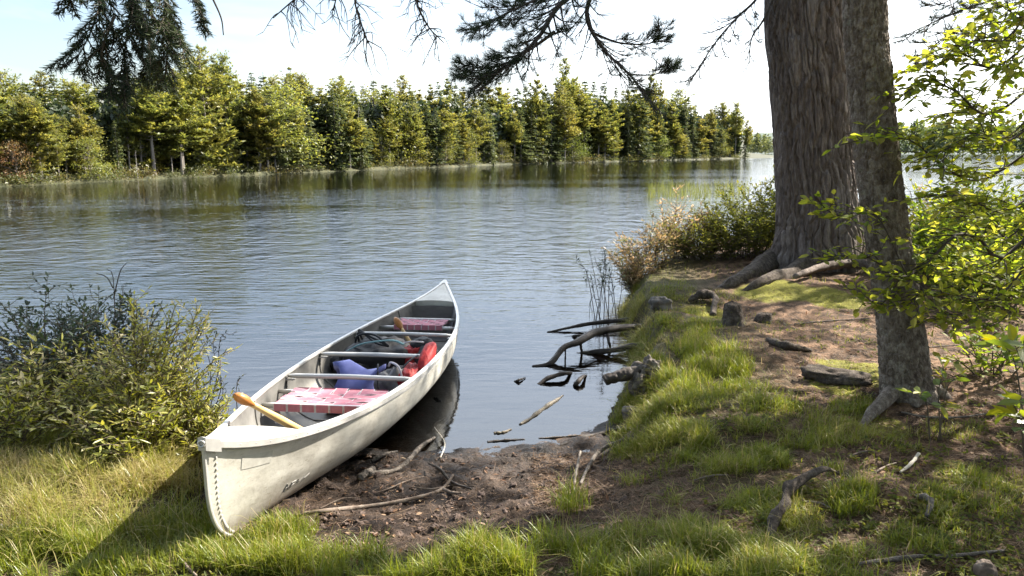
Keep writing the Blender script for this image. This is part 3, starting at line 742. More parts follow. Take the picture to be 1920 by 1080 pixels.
F = [[i * 8 + j, i * 8 + (j + 1) % 8, i * 8 + 8 + (j + 1) % 8, i * 8 + 8 + j] for i in range(25) for j in range(8)]
g.add(V, F); g.add(V, [[0, 1, 6, 7], [1, 2, 5, 6], [2, 3, 4, 5], [207, 206, 201, 200], [206, 205, 202, 201], [205, 204, 203, 202]])
pad = g.build('pad_body', M['blue'], o, True); o.rotation_euler = (0, -.1, cang + .25)
g = Geo(); q = [p + nrm * (th + .006) for p, nrm in zip(pp[2:16], nn[2:16])]; add_tube(g, [a + np.array([0, -.15, .01]) for a in q], .006, 6); g.build('strap', M['black'], o)

# black backpack with a pale teal strap
bc = cw((2.98, .12, .15)); o = empty('backpack', bc, 'black backpack with pale teal strap lying beyond the middle thwart', 'backpack')
g = Geo(); lump(g, (0, 0, .03), (.27, .20, .17), 3, .45, (30, 20), rz(.4), 2.0, .75); lump(g, (-.12, -.14, .0), (.20, .14, .12), 4, .55, rot=rz(.6), power=.8); lump(g, (-.30, .02, -.02), (.18, .18, .09), 6, .6, rot=rz(.2), power=.8); g.build('pack_body', M['black'], o, True)
g = Geo(); add_tube(g, spline([(-.21, -.12, .15), (-.1, -.14, .21), (.03, -.17, .24), (.17, -.22, .26), (.25, -.26, .24)], 16), .016, 8, flat=.4); g.build('shoulder_strap', M['teal'], o, True)
g = Geo()
for k in range(3): add_tube(g, spline([(-.2 + .05 * k, .12, .1), (-.15, .02 + .02 * k, .24 + .02 * k), (.0, -.08, .27 - .03 * k), (.12, -.16, .2)], 14), .009, 6)
g.build('webbing_strap', M['black'], o, True)

gc = cw((2.42, -.16, .14)); o = empty('cloth_bag', gc, 'crumpled grey cloth bag between blue pad and red bag', 'bag')
g = Geo(); lump(g, (0, 0, 0), (.14, .13, .13), 9, .55, (30, 20), rz(.3), 3.2); lump(g, (.02, .12, .0), (.10, .08, .10), 12, .5, (24, 16), None, 3); g.build('bag_body', M['greybag'], o, True)
g = Geo(); add_tube(g, spline([(-.05, .1, .12), (-.02, .02, .17), (.05, -.07, .16), (.08, -.12, .08)], 12), .008, 6); g.build('drawstring', M['web_white'], o, True)

vc = cw((2.46, -.265, .19)); o = empty('life_vest', vc, 'red life vest tucked against the near side of canoe', 'life vest')
g = Geo(); lump(g, (0, 0, -.03), (.17, .075, .11), 15, .55, (36, 22), rz(cang), 2.6, .7); g.build('vest_front', M['red'], o, True)
g = Geo(); lump(g, (.12, .10, .13), (.05, .14, .05), 16, .25, (22, 14), rxyz(.55, 0, -.25), 2.4, .7); g.build('vest_collar', M['red'], o, True)
g = Geo(); add_tube(g, spline([(-.08, -.03, .05), (.0, .05, .12), (.05, .12, .14)], 10), .011, 6, flat=.4); add_tube(g, spline([(-.14, -.02, .0), (-.16, .06, .04), (-.08, .12, .06)], 10), .010, 6, flat=.4); g.build('strap', M['black'], o, True)

rc = cw((3.02, -.18, .20)); o = empty('small_bag', rc, 'small red and black bag beside the backpack', 'bag')
g = Geo(); lump(g, (0, 0, .0), (.11, .10, .10), 21, .6, (32, 20), rz(.7), 2.4, .8); g.build('bag_body', M['red'], o, True)
g = Geo(); lump(g, (.06, .03, .10), (.10, .07, .07), 24, .3, (22, 14), rz(.2), 2.4, .8); lump(g, (.12, -.10, .0), (.11, .10, .12), 26, .4, (22, 14), None, 2.4, .8); g.build('bag_flap', M['black'], o, True)
g = Geo(); add_tube(g, spline([(-.1, -.06, .14), (-.02, -.1, .17), (.08, -.08, .16)], 10), .007, 6); g.build('piping', M['web_white'], o, True)
# ------------------------------------------------------------------ far shore
FAR_PX = [(-420, 378), (-200, 362), (0, 350), (110, 345), (250, 338), (400, 331), (480, 328), (640, 321), (760, 316), (850, 313), (1000, 307), (1120, 304), (1200, 302), (1300, 299.5), (1400, 297)]
FAR = np.array([on_plane(a, b)[:2] for a, b in FAR_PX])
FARX = [a for a, b in FAR_PX]; FARY = FAR[:, 1]
def far_Y(px): return np.interp(px, FARX, FARY)
def far_pt(px, back=0.0):
    """ground point of the far bank behind the waterline at a pixel column"""
    Yw = far_Y(px) + back; X_ = (px - 960) / FPX * Yw * 1.0
    # horizontal pixel offset to world X (depth along the view axis)
    z = far_h(px, back); f = Yw * CP + (CAMZ - z) * SP
    return np.array([(px - 960) / FPX * f, Yw, z])
def far_h(px, back): return .12 + .05 * min(back, 6) + .06 * max(back - 4, 0)

g = Geo(); cols_ = np.linspace(-420, 1400, 160); backs = [-.6, 0, .3, .8, 2, 5, 10, 20, 45, 90]
V = []
for c in cols_:
    for b in backs:
        p = far_pt(c, b + (.5 * (noise3(c * .06, 0, 0, 3) - .5)) * (b < 3))
        p[2] = -.1 if b < 0 else (0.02 if b == 0 else p[2] + .25 * (noise3(c * .09, b, 0, 4) - .4))
        V.append(p)
nb_ = len(backs); F = [[i * nb_ + j, (i + 1) * nb_ + j, (i + 1) * nb_ + j + 1, i * nb_ + j + 1] for i in range(len(cols_) - 1) for j in range(nb_ - 1)]
g.add(V, F)
M['farbank'] = rough_mat('far_bank_sedge', [(.022, .026, .012), (.05, .052, .022), (.10, .088, .042)], (1.5, 1.5, 1.5), 0)
tag(g.build('far_shore', M['farbank'], smooth=True), 'low brown and green bank of the far shore', None, None, 'structure')

def conifer(kind, Ht, Rad, seed, dense=1.0):
    """crown and trunk geometry of a conifer of height Ht"""
    r = np.random.default_rng(seed); cg = Geo(); tg = Geo()
    lean = r.normal(0, .012, 2) * Ht
    zz = np.linspace(0, 1, 9); tr = np.stack([lean[0] * zz ** 2, lean[1] * zz ** 2, Ht * .985 * zz], -1)
    add_tube(tg, tr, .013 * Ht * (1 - zz) ** .8 + .006, 6)
    P = []; D = []; N = []; Ln = []; Wd = []; Tn = []
    if kind == 'pine':
        env = r.uniform(.55, 1.15, 9); side_w = r.uniform(.1, .35); mature = seed % 3 == 1; z0 = r.uniform(.26, .40) if mature else r.uniform(.06, .18); nw = int(22 + 3 * dense)
        side_bias = r.uniform(0, 2 * np.pi)
        for i in range(nw):
            t = z0 + (1 - z0) * (i + r.uniform(-.7, .7)) / nw
            t = min(max(t, z0), .99)
            nb = r.integers(5, 8)
            for b in range(nb):
                az = r.uniform(0, 2 * np.pi); prof = ((1 - t) ** (.36 if mature else .6) * (1.1 if mature else 1.0) + .02) * np.interp(t, np.linspace(0, 1, 9), env)
                if t < .35 and not mature: prof *= .6 + .5 * (t - z0) / max(.35 - z0, .05)
                ln = Rad * prof * r.uniform(.55, 1.2) * (1 + side_w * math.cos(az - side_bias))
                up = math.radians(r.uniform(-8, 30) + 24 * t * t)
                if r.uniform() < .12: continue
                dv = np.array([math.cos(az) * math.cos(up), math.sin(az) * math.cos(up), math.sin(up)])
                o0 = np.array([lean[0] * t * t, lean[1] * t * t, Ht * t])
                add_tube(tg, [o0, o0 + dv * ln * .55, o0 + dv * ln * .95 + [0, 0, .03 * ln]], [.008 * Ht * .4, .012, .006], 4, cap=False)
                ns = max(3, int(ln / .26 * dense)); st = r.uniform(.2, .38)
                tt = np.linspace(st, 1.02, ns)
                c = o0 + dv * (ln * tt)[:, None]; c[:, 2] += .10 * ln * (tt - .4) ** 2
                tone = r.uniform(.15, .85)
                for q in range(ns):
                    k = 9; sp = .16 + .10 * (1 - tt[q])
                    dd = dv[None] * .55 + r.normal(0, .55, (k, 3)); dd[:, 2] = dd[:, 2] * .35 + .28
                    lat = r.normal(0, .13 * ln * (1.25 - tt[q]), (k, 1)) * np.array([[-math.sin(az), math.cos(az), 0]])
                    P.append(c[q] + lat + r.normal(0, .035, (k, 3))); D.append(dd); N.append(r.normal(0, .4, (k, 3)) + [0, 0, 1])
                    sz = .38 + .62 * min(1, (1 - t) * 3.2); Ln.append(r.uniform(.22, .46, k) * sz); Wd.append(r.uniform(.09, .17, k) * sz); Tn.append(np.clip(tone + r.normal(0, .22, k), 0, 1))
    else:
        z0 = r.uniform(.05, .12); nw = int(30 * dense)
        for i in range(nw):
            t = z0 + (1 - z0) * (i + r.uniform(-.4, .4)) / nw; t = min(max(t, z0), .99)
            nb = r.integers(5, 8)
            for b in range(nb):
                az = r.uniform(0, 2 * np.pi); ln = Rad * ((1 - t) ** .85 * .95 + .06) * r.uniform(.6, 1.2)
                if t < .25: ln *= .75 + t
                dn = math.radians(r.uniform(-26, 4) + 30 * max(t - .6, 0)); dv = np.array([math.cos(az) * math.cos(dn), math.sin(az) * math.cos(dn), math.sin(dn)])
                o0 = np.array([lean[0] * t * t, lean[1] * t * t, Ht * t])
                ns = max(3, int(ln / .22)); tt = np.linspace(.2, 1.03, ns); c = o0 + dv * (ln * tt)[:, None]; c[:, 2] += .16 * ln * (tt - .5) ** 2
                tone = r.uniform(.1, .9)
                for q in range(ns):
                    k = 6; dd = dv[None] * .8 + r.normal(0, .45, (k, 3)); dd[:, 2] = dd[:, 2] * .5 - .16
                    lat = r.normal(0, .12 * ln * (1.2 - tt[q]), (k, 1)) * np.array([[-math.sin(az), math.cos(az), 0]])
                    P.append(c[q] + lat + r.normal(0, .03, (k, 3))); D.append(dd); N.append(r.normal(0, .45, (k, 3)) + [0, 0, 1])
                    sz = .4 + .6 * min(1, (1 - t) * 3.2); Ln.append(r.uniform(.2, .4, k) * sz); Wd.append(r.uniform(.09, .16, k) * sz); Tn.append(np.clip(tone + r.normal(0, .22, k), 0, 1))
    # leader
    k = 14; P.append(np.stack([np.full(k, lean[0]), np.full(k, lean[1]), r.uniform(.93, 1.0, k) * Ht], -1)); D.append(r.normal(0, .5, (k, 3)) + [0, 0, .8]); N.append(r.normal(0, 1, (k, 3))); Ln.append(r.uniform(.1, .22, k)); Wd.append(r.uniform(.04, .07, k)); Tn.append(r.uniform(.3, .8, k))
    scatter(cg, np.concatenate(P), np.concatenate(D), np.concatenate(N), np.concatenate(Ln), np.concatenate(Wd), T_DIAMOND, np.concatenate(Tn))
    return cg, tg

def broadleaf(Ht, Rad, seed, leaf=.15):
    r = np.random.default_rng(seed); cg = Geo(); tg = Geo()
    zz = np.linspace(0, 1, 7); add_tube(tg, np.stack([.04 * Ht * np.sin(zz * 2), 0 * zz, Ht * .8 * zz], -1), .018 * Ht * (1 - zz) ** .8 + .008, 6)
    P = []; Tn = []
    for b in range(52):
        t = r.uniform(.10, 1.0); az = r.uniform(0, 2 * np.pi); prof = math.sin(math.pi * min(max((t * .92 + .08), 0), 1)) ** .6 * (1.05 - .35 * t)
        ln = Rad * prof * r.uniform(.35, 1.0); c = np.array([math.cos(az) * ln, math.sin(az) * ln, Ht * t])
        add_tube(tg, [(0, 0, Ht * t * .7), c * [.6, .6, 1] - [0, 0, .05 * Ht], c], [.02, .014, .006], 4, cap=False)
        k = 70; s = r.uniform(.10, .2) * Ht * .8
        q = r.normal(0, 1, (k, 3)) * [s, s, s * .55] * .75
        P.append(c + q); Tn.append(np.clip(r.uniform(.15, .85) + r.normal(0, .2, k), 0, 1))
    P = np.concatenate(P); n = len(P); P[:, 2] = np.maximum(P[:, 2], .04 * Ht); D = r.normal(0, 1, (n, 3)); N = r.normal(0, .7, (n, 3)) + [0, 0, .6]
    scatter(cg, P, D, N, r.uniform(.6, 1.3, n) * leaf, r.uniform(.5, 1.0, n) * leaf * .75, T_DIAMOND, np.concatenate(Tn))
    return cg, tg

def snag(Ht, seed):
    r = np.random.default_rng(seed); g = Geo()
    zz = np.linspace(0, 1, 8); add_tube(g, np.stack([.03 * Ht * zz, 0 * zz, Ht * zz], -1), .022 * Ht * (1 - .85 * zz), 6)
    for b in range(26):
        t = r.uniform(.25, .98); az = r.uniform(0, 2 * np.pi); ln = r.uniform(.1, .28) * Ht * (1.1 - t)
        o0 = np.array([.03 * Ht * t, 0, Ht * t]); dv = np.array([math.cos(az), math.sin(az), r.uniform(-.5, .35)])
        add_tube(g, [o0, o0 + dv * ln * .6, o0 + dv * ln + [0, 0, -.1 * ln]], [.014, .010, .005], 4)
    return g

PROTO = {}
def make_proto(key, geos, mats):
    cg, tg = geos
    root = empty(key); t = tg.build('trunk', mats[1], root); c = cg.build('crown', mats[0], root)
    PROTO.setdefault(key, []).append(root)
UNUSED = {}
for i in range(8): make_proto('pine_tree', conifer('pine', 8.0, 1.75 + .28 * (i % 4), 100 + i), (M['far_pine'], M['far_bark']))
for i in range(5): make_proto('spruce_tree', conifer('spruce', 8.0, 1.35 + .2 * (i % 3), 200 + i), (M['far_spruce'], M['far_bark']))
for i in range(5): make_proto('broadleaf_tree', broadleaf(4.0, 1.35 + .15 * i, 300 + i, .12), (M['far_leaf'], M['far_bark']))
make_proto('rusty_tree', broadleaf(4.0, 1.7, 330), (M['far_rust'], M['far_bark']))
HT = {'pine_tree': 8.0, 'spruce_tree': 8.0, 'broadleaf_tree': 4.0, 'rusty_tree': 4.0, 'dead_tree': 4.0}
sg = snag(4.0, 77); so = sg.build('dead_tree', M['dead_bark']); PROTO['dead_tree'] = [so]
first = {id(p): True for v in PROTO.values() for p in v}
fr_ = np.random.default_rng(55)
def far_tree(kind, px, top, back, label, group, wide=1.0, which=None):
    """a tree standing behind the far waterline, its top at the height where the photo shows it"""
    ps = PROTO[kind]; p = ps[fr_.integers(len(ps)) if which is None else which % len(ps)]
    if first[id(p)]: o = p; first[id(p)] = False
    else: o = copy_tree(p)
    b = far_pt(px, back); tz = at(px, top, b[1])[2]; h = max(tz - b[2] + .1, 1.0)
    s = h / HT[kind]; o.location = (b[0], b[1], b[2] - .1)
    w = s * wide; o.scale = (w, w, s); o.rotation_euler = (0, 0, fr_.uniform(0, 6.28))
    tag(o, label, {'dead_tree': 'dead tree'}.get(kind, 'tree'), group); return o

SKY_X = [-300, 0, 60, 130, 200, 280, 330, 370, 430, 470, 520, 600, 700, 760, 850, 900, 960, 1000, 1050, 1100, 1150, 1200, 1240, 1280, 1320, 1360, 1400]
SKY_Y = [140, 152, 160, 150, 158, 150, 150, 120, 125, 150, 152, 158, 165, 160, 168, 170, 180, 165, 150, 165, 175, 160, 175, 195, 205, 210, 230]
def skyline(px): return np.interp(px, SKY_X, SKY_Y) - np.interp(px, [0, 500, 1100, 1300], [4, 5, 4, 2])

# trees one can single out
special = [
    ('pine_tree', 392, 86, 1.6, 'tallest sunlit pine on the far shore rising above the left treeline', 1.0),
    ('pine_tree', 430, 104, 2.2, 'tall pine with layered top just right of the tallest far pine', .8),
    ('pine_tree', 345, 135, 1.2, 'broad yellow green pine just left of the tallest far pine', 1.15),
    ('pine_tree', 488, 165, 1.0, 'bright pine with wide drooping tiers at the waterline right of the tallest pine', 1.2),
    ('pine_tree', 560, 190, 1.0, 'slim bright green pine at the waterline under the middle treeline', .95),
    ('rusty_tree', 30, 268, .8, 'rusty pink leafed round tree low at the far left bank', 1.2),
    ('broadleaf_tree', 172, 258, .5, 'round yellow green bushy tree at the waterline on the left', 1.25),
    ('broadleaf_tree', 880, 240, .5, 'pale green round tree at the water in the middle of far shore', .9),
    ('broadleaf_tree', 835, 235, .6, 'yellow green round tree at the water left of the pale green one', .85),
    ('broadleaf_tree', 1206, 268, .4, 'small bright bush-like tree at the water below the right conifers', .8),
    ('pine_tree', 1005, 140, 1.5, 'tall layered pine with bright lower boughs in the middle far shore', .85),
    ('pine_tree', 1058, 108, 6.0, 'tallest dark pine of the right part of far shore', .75),
    ('pine_tree', 1218, 130, 5.0, 'tall open topped pine near the right end of far shore', .62),
    ('pine_tree', 1236, 150, 7.0, 'second tall open pine close behind its taller right shore neighbour', .55),
    ('spruce_tree', 1282, 176, 3.0, 'narrow pointed spruce left of the right point trees', .6),
    ('pine_tree', 1378, 192, 2.0, 'last tall conifer at the tip of the right point', .85),
    ('pine_tree', 1398, 225, 1.0, 'short conifer at the very end of the right point', .8),
    ('pine_tree', 1330, 205, 2.0, 'dark conifer on the point between narrow spruce and last tall conifer', .8),
    ('broadleaf_tree', 1352, 245, .6, 'light green low tree at the water on the right point', .8),
    ('pine_tree', 780, 215, 1.0, 'grey green pine with open tiers at the waterline mid shore', 1.1),
    ('dead_tree', 258, 282, .5, 'broken grey dead trunk standing at the left far bank', 1.0),
    ('dead_tree', 82, 318, .3, 'pale dead stub leaning at the far left waterline', 1.2),
    ('dead_tree', 676, 205, 2.0, 'bare grey dead tree among dark mid shore spruces', .8),
    ('dead_tree', 743, 145, 7.0, 'bare dead treetop poking above the mid shore skyline', .6),
]
for k, px, top, back, lab, w in special: far_tree(k, px, top, back, lab, None, w)

GL = {
 ('front', 'pine_tree', 0): ('feathery sunlit pine in the front row along the left far shore', 'front row pines on the left far shore'),
 ('front', 'pine_tree', 1): ('feathery pine in the front row along the middle far shore', 'front row pines on the middle far shore'),
 ('front', 'pine_tree', 2): ('shaded pine in the front row along the right far shore', 'front row pines on the right far shore'),
 ('front', 'spruce_tree', 0): ('dark dense spruce in the front row along the left far shore', 'front row spruces on the left far shore'),
 ('front', 'spruce_tree', 1): ('dark dense spruce in the front row along the middle far shore', 'front row spruces on the middle far shore'),
 ('front', 'spruce_tree', 2): ('dark dense spruce in the front row along the right far shore', 'front row spruces on the right far shore'),
 ('front', 'broadleaf_tree', 0): ('small leafy tree low at the water along the left far shore', 'small leafy trees on the left far shore'),
 ('front', 'broadleaf_tree', 1): ('small leafy tree low at the water along the middle far shore', 'small leafy trees on the middle far shore'),
 ('front', 'broadleaf_tree', 2): ('small leafy tree low at the water along the right far shore', 'small leafy trees on the right far shore'),
 ('mid', 'pine_tree'): ('pine standing in the second rank behind the front row of the far shore', 'second rank pines of the far shore'),
 ('mid', 'spruce_tree'): ('spruce standing in the second rank behind the front row of the far shore', 'second rank spruces of the far shore'),
 ('mid', 'broadleaf_tree'): ('round leafy tree standing in the second rank behind the front row of the far shore', 'second rank leafy trees of the far shore'),
 ('back', 'spruce_tree'): ('pointed spruce at the back making the far skyline', 'skyline spruces of the far shore'),
 ('back', 'pine_tree'): ('ragged pine at the back making the far skyline', 'skyline pines of the far shore'),
}
def zone(px): return 0 if px < 520 else (1 if px < 940 else 2)
px = -230.0
while px < 1400:
    z = zone(px); k = fr_.choice(['pine_tree', 'spruce_tree', 'broadleaf_tree'], p=[[.60, .27, .13], [.44, .44, .12], [.38, .52, .10]][z])
    base = np.interp(px, FARX, [b for a, b in FAR_PX]); sk = skyline(px)
    f = fr_.uniform(.45, .95) if k != 'broadleaf_tree' else fr_.uniform(.22, .5)
    far_tree(k, px, base - (base - sk) * f, fr_.uniform(.6, 2.4), *GL[('front', k, z)], wide=fr_.uniform(.85, 1.7))
    px += fr_.uniform(12, 34) * (1.15 if px < 500 else .85)
px = -230.0
while px < 1392:
    k = fr_.choice(['pine_tree', 'spruce_tree', 'broadleaf_tree'], p=[.52, .42, .06]); base = np.interp(px, FARX, [b for a, b in FAR_PX]); sk = skyline(px)
    far_tree(k, px, base - (base - sk) * fr_.uniform(.80, 1.02), fr_.uniform(3, 6), *GL[('mid', k)], wide=fr_.uniform(1.0, 1.7))
    px += fr_.uniform(18, 32)
px = -230.0
while px < 1385:
    k = fr_.choice(['pine_tree', 'spruce_tree'], p=[.38, .62]); sk = skyline(px)
    far_tree(k, px, sk - fr_.uniform(-12, 18) - (fr_.uniform(8, 22) if fr_.uniform() < .1 else 0), fr_.uniform(7, 13), *GL[('back', k)], wide=fr_.uniform(.85, 1.3))
    px += fr_.uniform(13, 24)

# undergrowth between the trunks, its leaf colour darkened to stand for forest shade
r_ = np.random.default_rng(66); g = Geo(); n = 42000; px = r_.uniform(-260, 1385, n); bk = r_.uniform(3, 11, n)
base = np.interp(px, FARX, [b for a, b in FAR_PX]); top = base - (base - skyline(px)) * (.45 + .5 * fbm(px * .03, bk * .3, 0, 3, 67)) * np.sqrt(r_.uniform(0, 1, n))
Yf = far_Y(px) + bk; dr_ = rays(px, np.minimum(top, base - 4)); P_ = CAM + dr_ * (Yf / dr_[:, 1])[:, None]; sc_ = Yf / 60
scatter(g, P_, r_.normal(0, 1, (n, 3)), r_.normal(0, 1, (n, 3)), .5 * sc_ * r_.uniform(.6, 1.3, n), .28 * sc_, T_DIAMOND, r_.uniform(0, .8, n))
tag(g.build('undergrowth', M['far_under_shade']), 'green undergrowth filling the far forest between the trunks, coloured dark for shade', 'undergrowth', None, 'stuff')
# low bushes and sedge along the far waterline
g0 = None
for i in range(3):
    r_ = np.random.default_rng(400 + i); n = 500; g = Geo()
    P = r_.normal(0, 1, (n, 3)) * [.5, .38, .22] + [0, 0, .32]; P[:, 2] = np.abs(P[:, 2])
    scatter(g, P, r_.normal(0, 1, (n, 3)) + [0, 0, .7], r_.normal(0, 1, (n, 3)), r_.uniform(.08, .2, n), r_.uniform(.03, .08, n), T_DIAMOND, np.clip(r_.normal(.5, .25, n), 0, 1))
    PROTO.setdefault('shore_bush', []).append(g.build('shore_bush', M['far_bush']))
used = [False] * 3
px = -60.0
while px < 1400:
    i = fr_.integers(3); o = PROTO['shore_bush'][i]
    if used[i]: o = o.copy(); COL.objects.link(o)
    used[i] = True
    b = far_pt(px, fr_.uniform(.2, .9)); s = (1 + .010 * max(b[1] - 45, 0)) * fr_.uniform(.45, 1.0); o.location = (b[0], b[1], .05); o.scale = (s * fr_.uniform(.9, 1.5), s, s * fr_.uniform(.7, 1.2)); o.rotation_euler = (0, 0, fr_.uniform(0, 6.28))
    tag(o, 'low bush of sedge and heath at the far waterline', 'bush', 'low bushes along the far waterline')
    px += fr_.uniform(18, 44)

# ------------------------------------------------------------------ the far end of the lake: hills and a wooded point
def ridge(name, pxs, tops, Yd, thick, mat, kind, label, jag=0.0, seed=1):
    g = Geo(); r_ = np.random.default_rng(seed); xs = np.linspace(pxs[0], pxs[-1], 180); V = []
    for x in xs:
        t = np.interp(x, pxs, tops) + jag * (fbm(x * .13, 0, 0, 4, seed) - .5) * 2
        f = at(x, 290, Yd); h = max(at(x, t, Yd)[2], .3)
        V += [(f[0], Yd - thick, -.2), (f[0], Yd - thick * .75, h * .4), (f[0], Yd, h), (f[0], Yd + thick, h * .6), (f[0], Yd + 2 * thick, -.2)]
    F = [[i * 5 + j, (i + 1) * 5 + j, (i + 1) * 5 + j + 1, i * 5 + j + 1] for i in range(179) for j in range(4)]
    g.add(V, F); o = g.build(name, mat, smooth=True); tag(o, label, None, None, kind); return o
M['hill'] = rough_mat('wooded_hill', [(.05, .075, .06), (.09, .11, .075)], (.05, .05, .05), 0)
ridge('distant_hill', [1150, 1400, 1440, 1500, 1700, 1900, 2300], [265, 250, 249, 246, 238, 236, 240], 900, 60, M['hill'], 'structure', 'distant wooded hill across the far end of the lake', 1.5, 4)
# wooded point at mid distance on the right
def woods(name, label, px0, px1, top0, top1, Yd, n, seed):
    r_ = np.random.default_rng(seed); g = Geo()
    for i in range(n):
        x = r_.uniform(px0, px1); yy = Yd + r_.uniform(0, 14); b = at(x, 290, yy); h = at(x, np.interp(x, [px0, px1], [top0, top1]) + r_.uniform(-6, 14), yy)[2]
        k = 70; t = r_.uniform(.05, 1, k) ** .9; rad = (1 - t) * h * .22 + .1; az = r_.uniform(0, 6.28, k)
        P = np.stack([b[0] + rad * np.cos(az), yy + rad * np.sin(az), h * t], -1)
        scatter(g, P, r_.normal(0, 1, (k, 3)) + [0, 0, .2], r_.normal(0, 1, (k, 3)), h * .13, h * .06, T_DIAMOND, r_.uniform(0, 1, k))
    o = g.build(name, M['far_spruce']); tag(o, label, 'woods', None, 'stuff')
woods('distant_woods', 'hazy green woods at the far end of lake past the right point', 1396, 1475, 252, 262, 330, 60, 3)
woods('wooded_point', 'dark wooded shore seen between the trunk and lime leaves', 1640, 2100, 232, 225, 300, 190, 5)
g = Geo(); pts = [(1385, 296), (1400, 297), (1440, 296), (1470, 294)]
for a, b in zip(pts[:-1], pts[1:]):
    p = on_plane(*a); q = on_plane(*b); g.add([(p[0], p[1], .05), (q[0], q[1], .05), (q[0], q[1] + 30, .9), (p[0], p[1] + 30, .9), (p[0], p[1] - 2, -.1), (q[0], q[1] - 2, -.1)], [[0, 1, 2, 3], [4, 5, 1, 0]])
tag(g.build('sand_spit', M['farbank']), 'pale low spit at the tip of the far point', None, None, 'structure')
for v in PROTO.values():
    for p in v:
        if p.get('label') is None:
            for ch in list(p.children): bpy.data.objects.remove(ch)
            bpy.data.objects.remove(p)
# ------------------------------------------------------------------ near trees
def trunk_geo(axis, radii, nth, nz, amp, fa, fz, seed, lobes=None, zflare=.9, jitter=0.0, plates=None):
    A = spline(axis, nz); rr = np.interp(np.linspace(0, 1, nz), np.linspace(0, 1, len(radii)), radii)
    th = np.linspace(0, 2 * np.pi, nth, endpoint=False); TH, ZI = np.meshgrid(th, np.arange(nz))
    hz = A[:, 2][ZI] - A[0, 2]; rad = rr[ZI]
    c, s = np.cos(TH), np.sin(TH)
    wob = .35 * (fbm(c * 1.5, s * 1.5, hz * 2.2, 3, seed + 9) - .5)
    n = fbm((c + wob) * fa, (s + wob) * fa, hz * fz, 3, seed)
    rid = sstep(0, .16, np.abs(n - .5)) * .75 + .25 * sstep(0, .1, np.abs(fbm(c * fa * 1.9 + 9, s * fa * 1.9, hz * fz * 2.4, 2, seed + 3) - .5))
    rid = rid ** .8
    cid = None
    if plates:
        nu_, hv = plates; wu = 2.6 * (fbm(c * 3, s * 3, hz * 3.0, 4, seed + 20) - .5); wv = 1.2 * (fbm(c * 3 + 7, s * 3, hz * 3, 3, seed + 21) - .5)
        f, cid = worley((TH / (2 * np.pi) * nu_ + wu), hz / hv + wv + 3 * np.floor(TH * 0), nu_, seed)
        f2, _c = worley(TH / (2 * np.pi) * nu_ * 2 + wu, hz / hv * 2.3 + wv, nu_ * 2, seed + 5)
        rid = .50 * sstep(.0, .34, f) + .22 * sstep(0, .25, f2) + .28 * rid
    rad2 = rad * (1 + .06 * (fbm(c * 1.2, s * 1.2, hz * .8, 3, seed + 5) - .5)) + amp * (rid - .7) + jitter * (fbm(c * fa * 3, s * fa * 3, hz * fz * 9, 3, seed + 6) - .5)
    if lobes:
        for a, w, k, hh in lobes:
            d = np.abs((TH - a + np.pi) % (2 * np.pi) - np.pi)
            rad2 = rad2 + k * np.exp(-(d / w) ** 2) * np.exp(-np.maximum(hz, 0) / hh)
    V = np.stack([A[:, 0][ZI] + rad2 * c, A[:, 1][ZI] + rad2 * s, A[:, 2][ZI]], -1).reshape(-1, 3)
    i = np.arange(nz - 1)[:, None] * nth; j = np.arange(nth)[None]; j2 = (j + 1) % nth
    F = np.stack([i + j, i + j2, i + nth + j2, i + nth + j], -1).reshape(-1, 4)
    trunk_geo.tint = cid[:-1].ravel() if cid is not None else .5
    return V, F

def needle_tuft(g, C, D, n, length, width, spread, r, tone):
    """tuft of long needles at each point C pointing along D"""
    C = np.repeat(C, n, 0); D = unit(np.repeat(unit(D), n, 0) + r.normal(0, spread, (len(C), 3)))
    scatter(g, C + r.normal(0, .006, C.shape), D, r.normal(0, 1, (len(C), 3)), length * r.uniform(.7, 1.2, len(C)), width, T_NEEDLE, np.clip(np.repeat(tone, n) + r.normal(0, .15, len(C)), 0, 1))

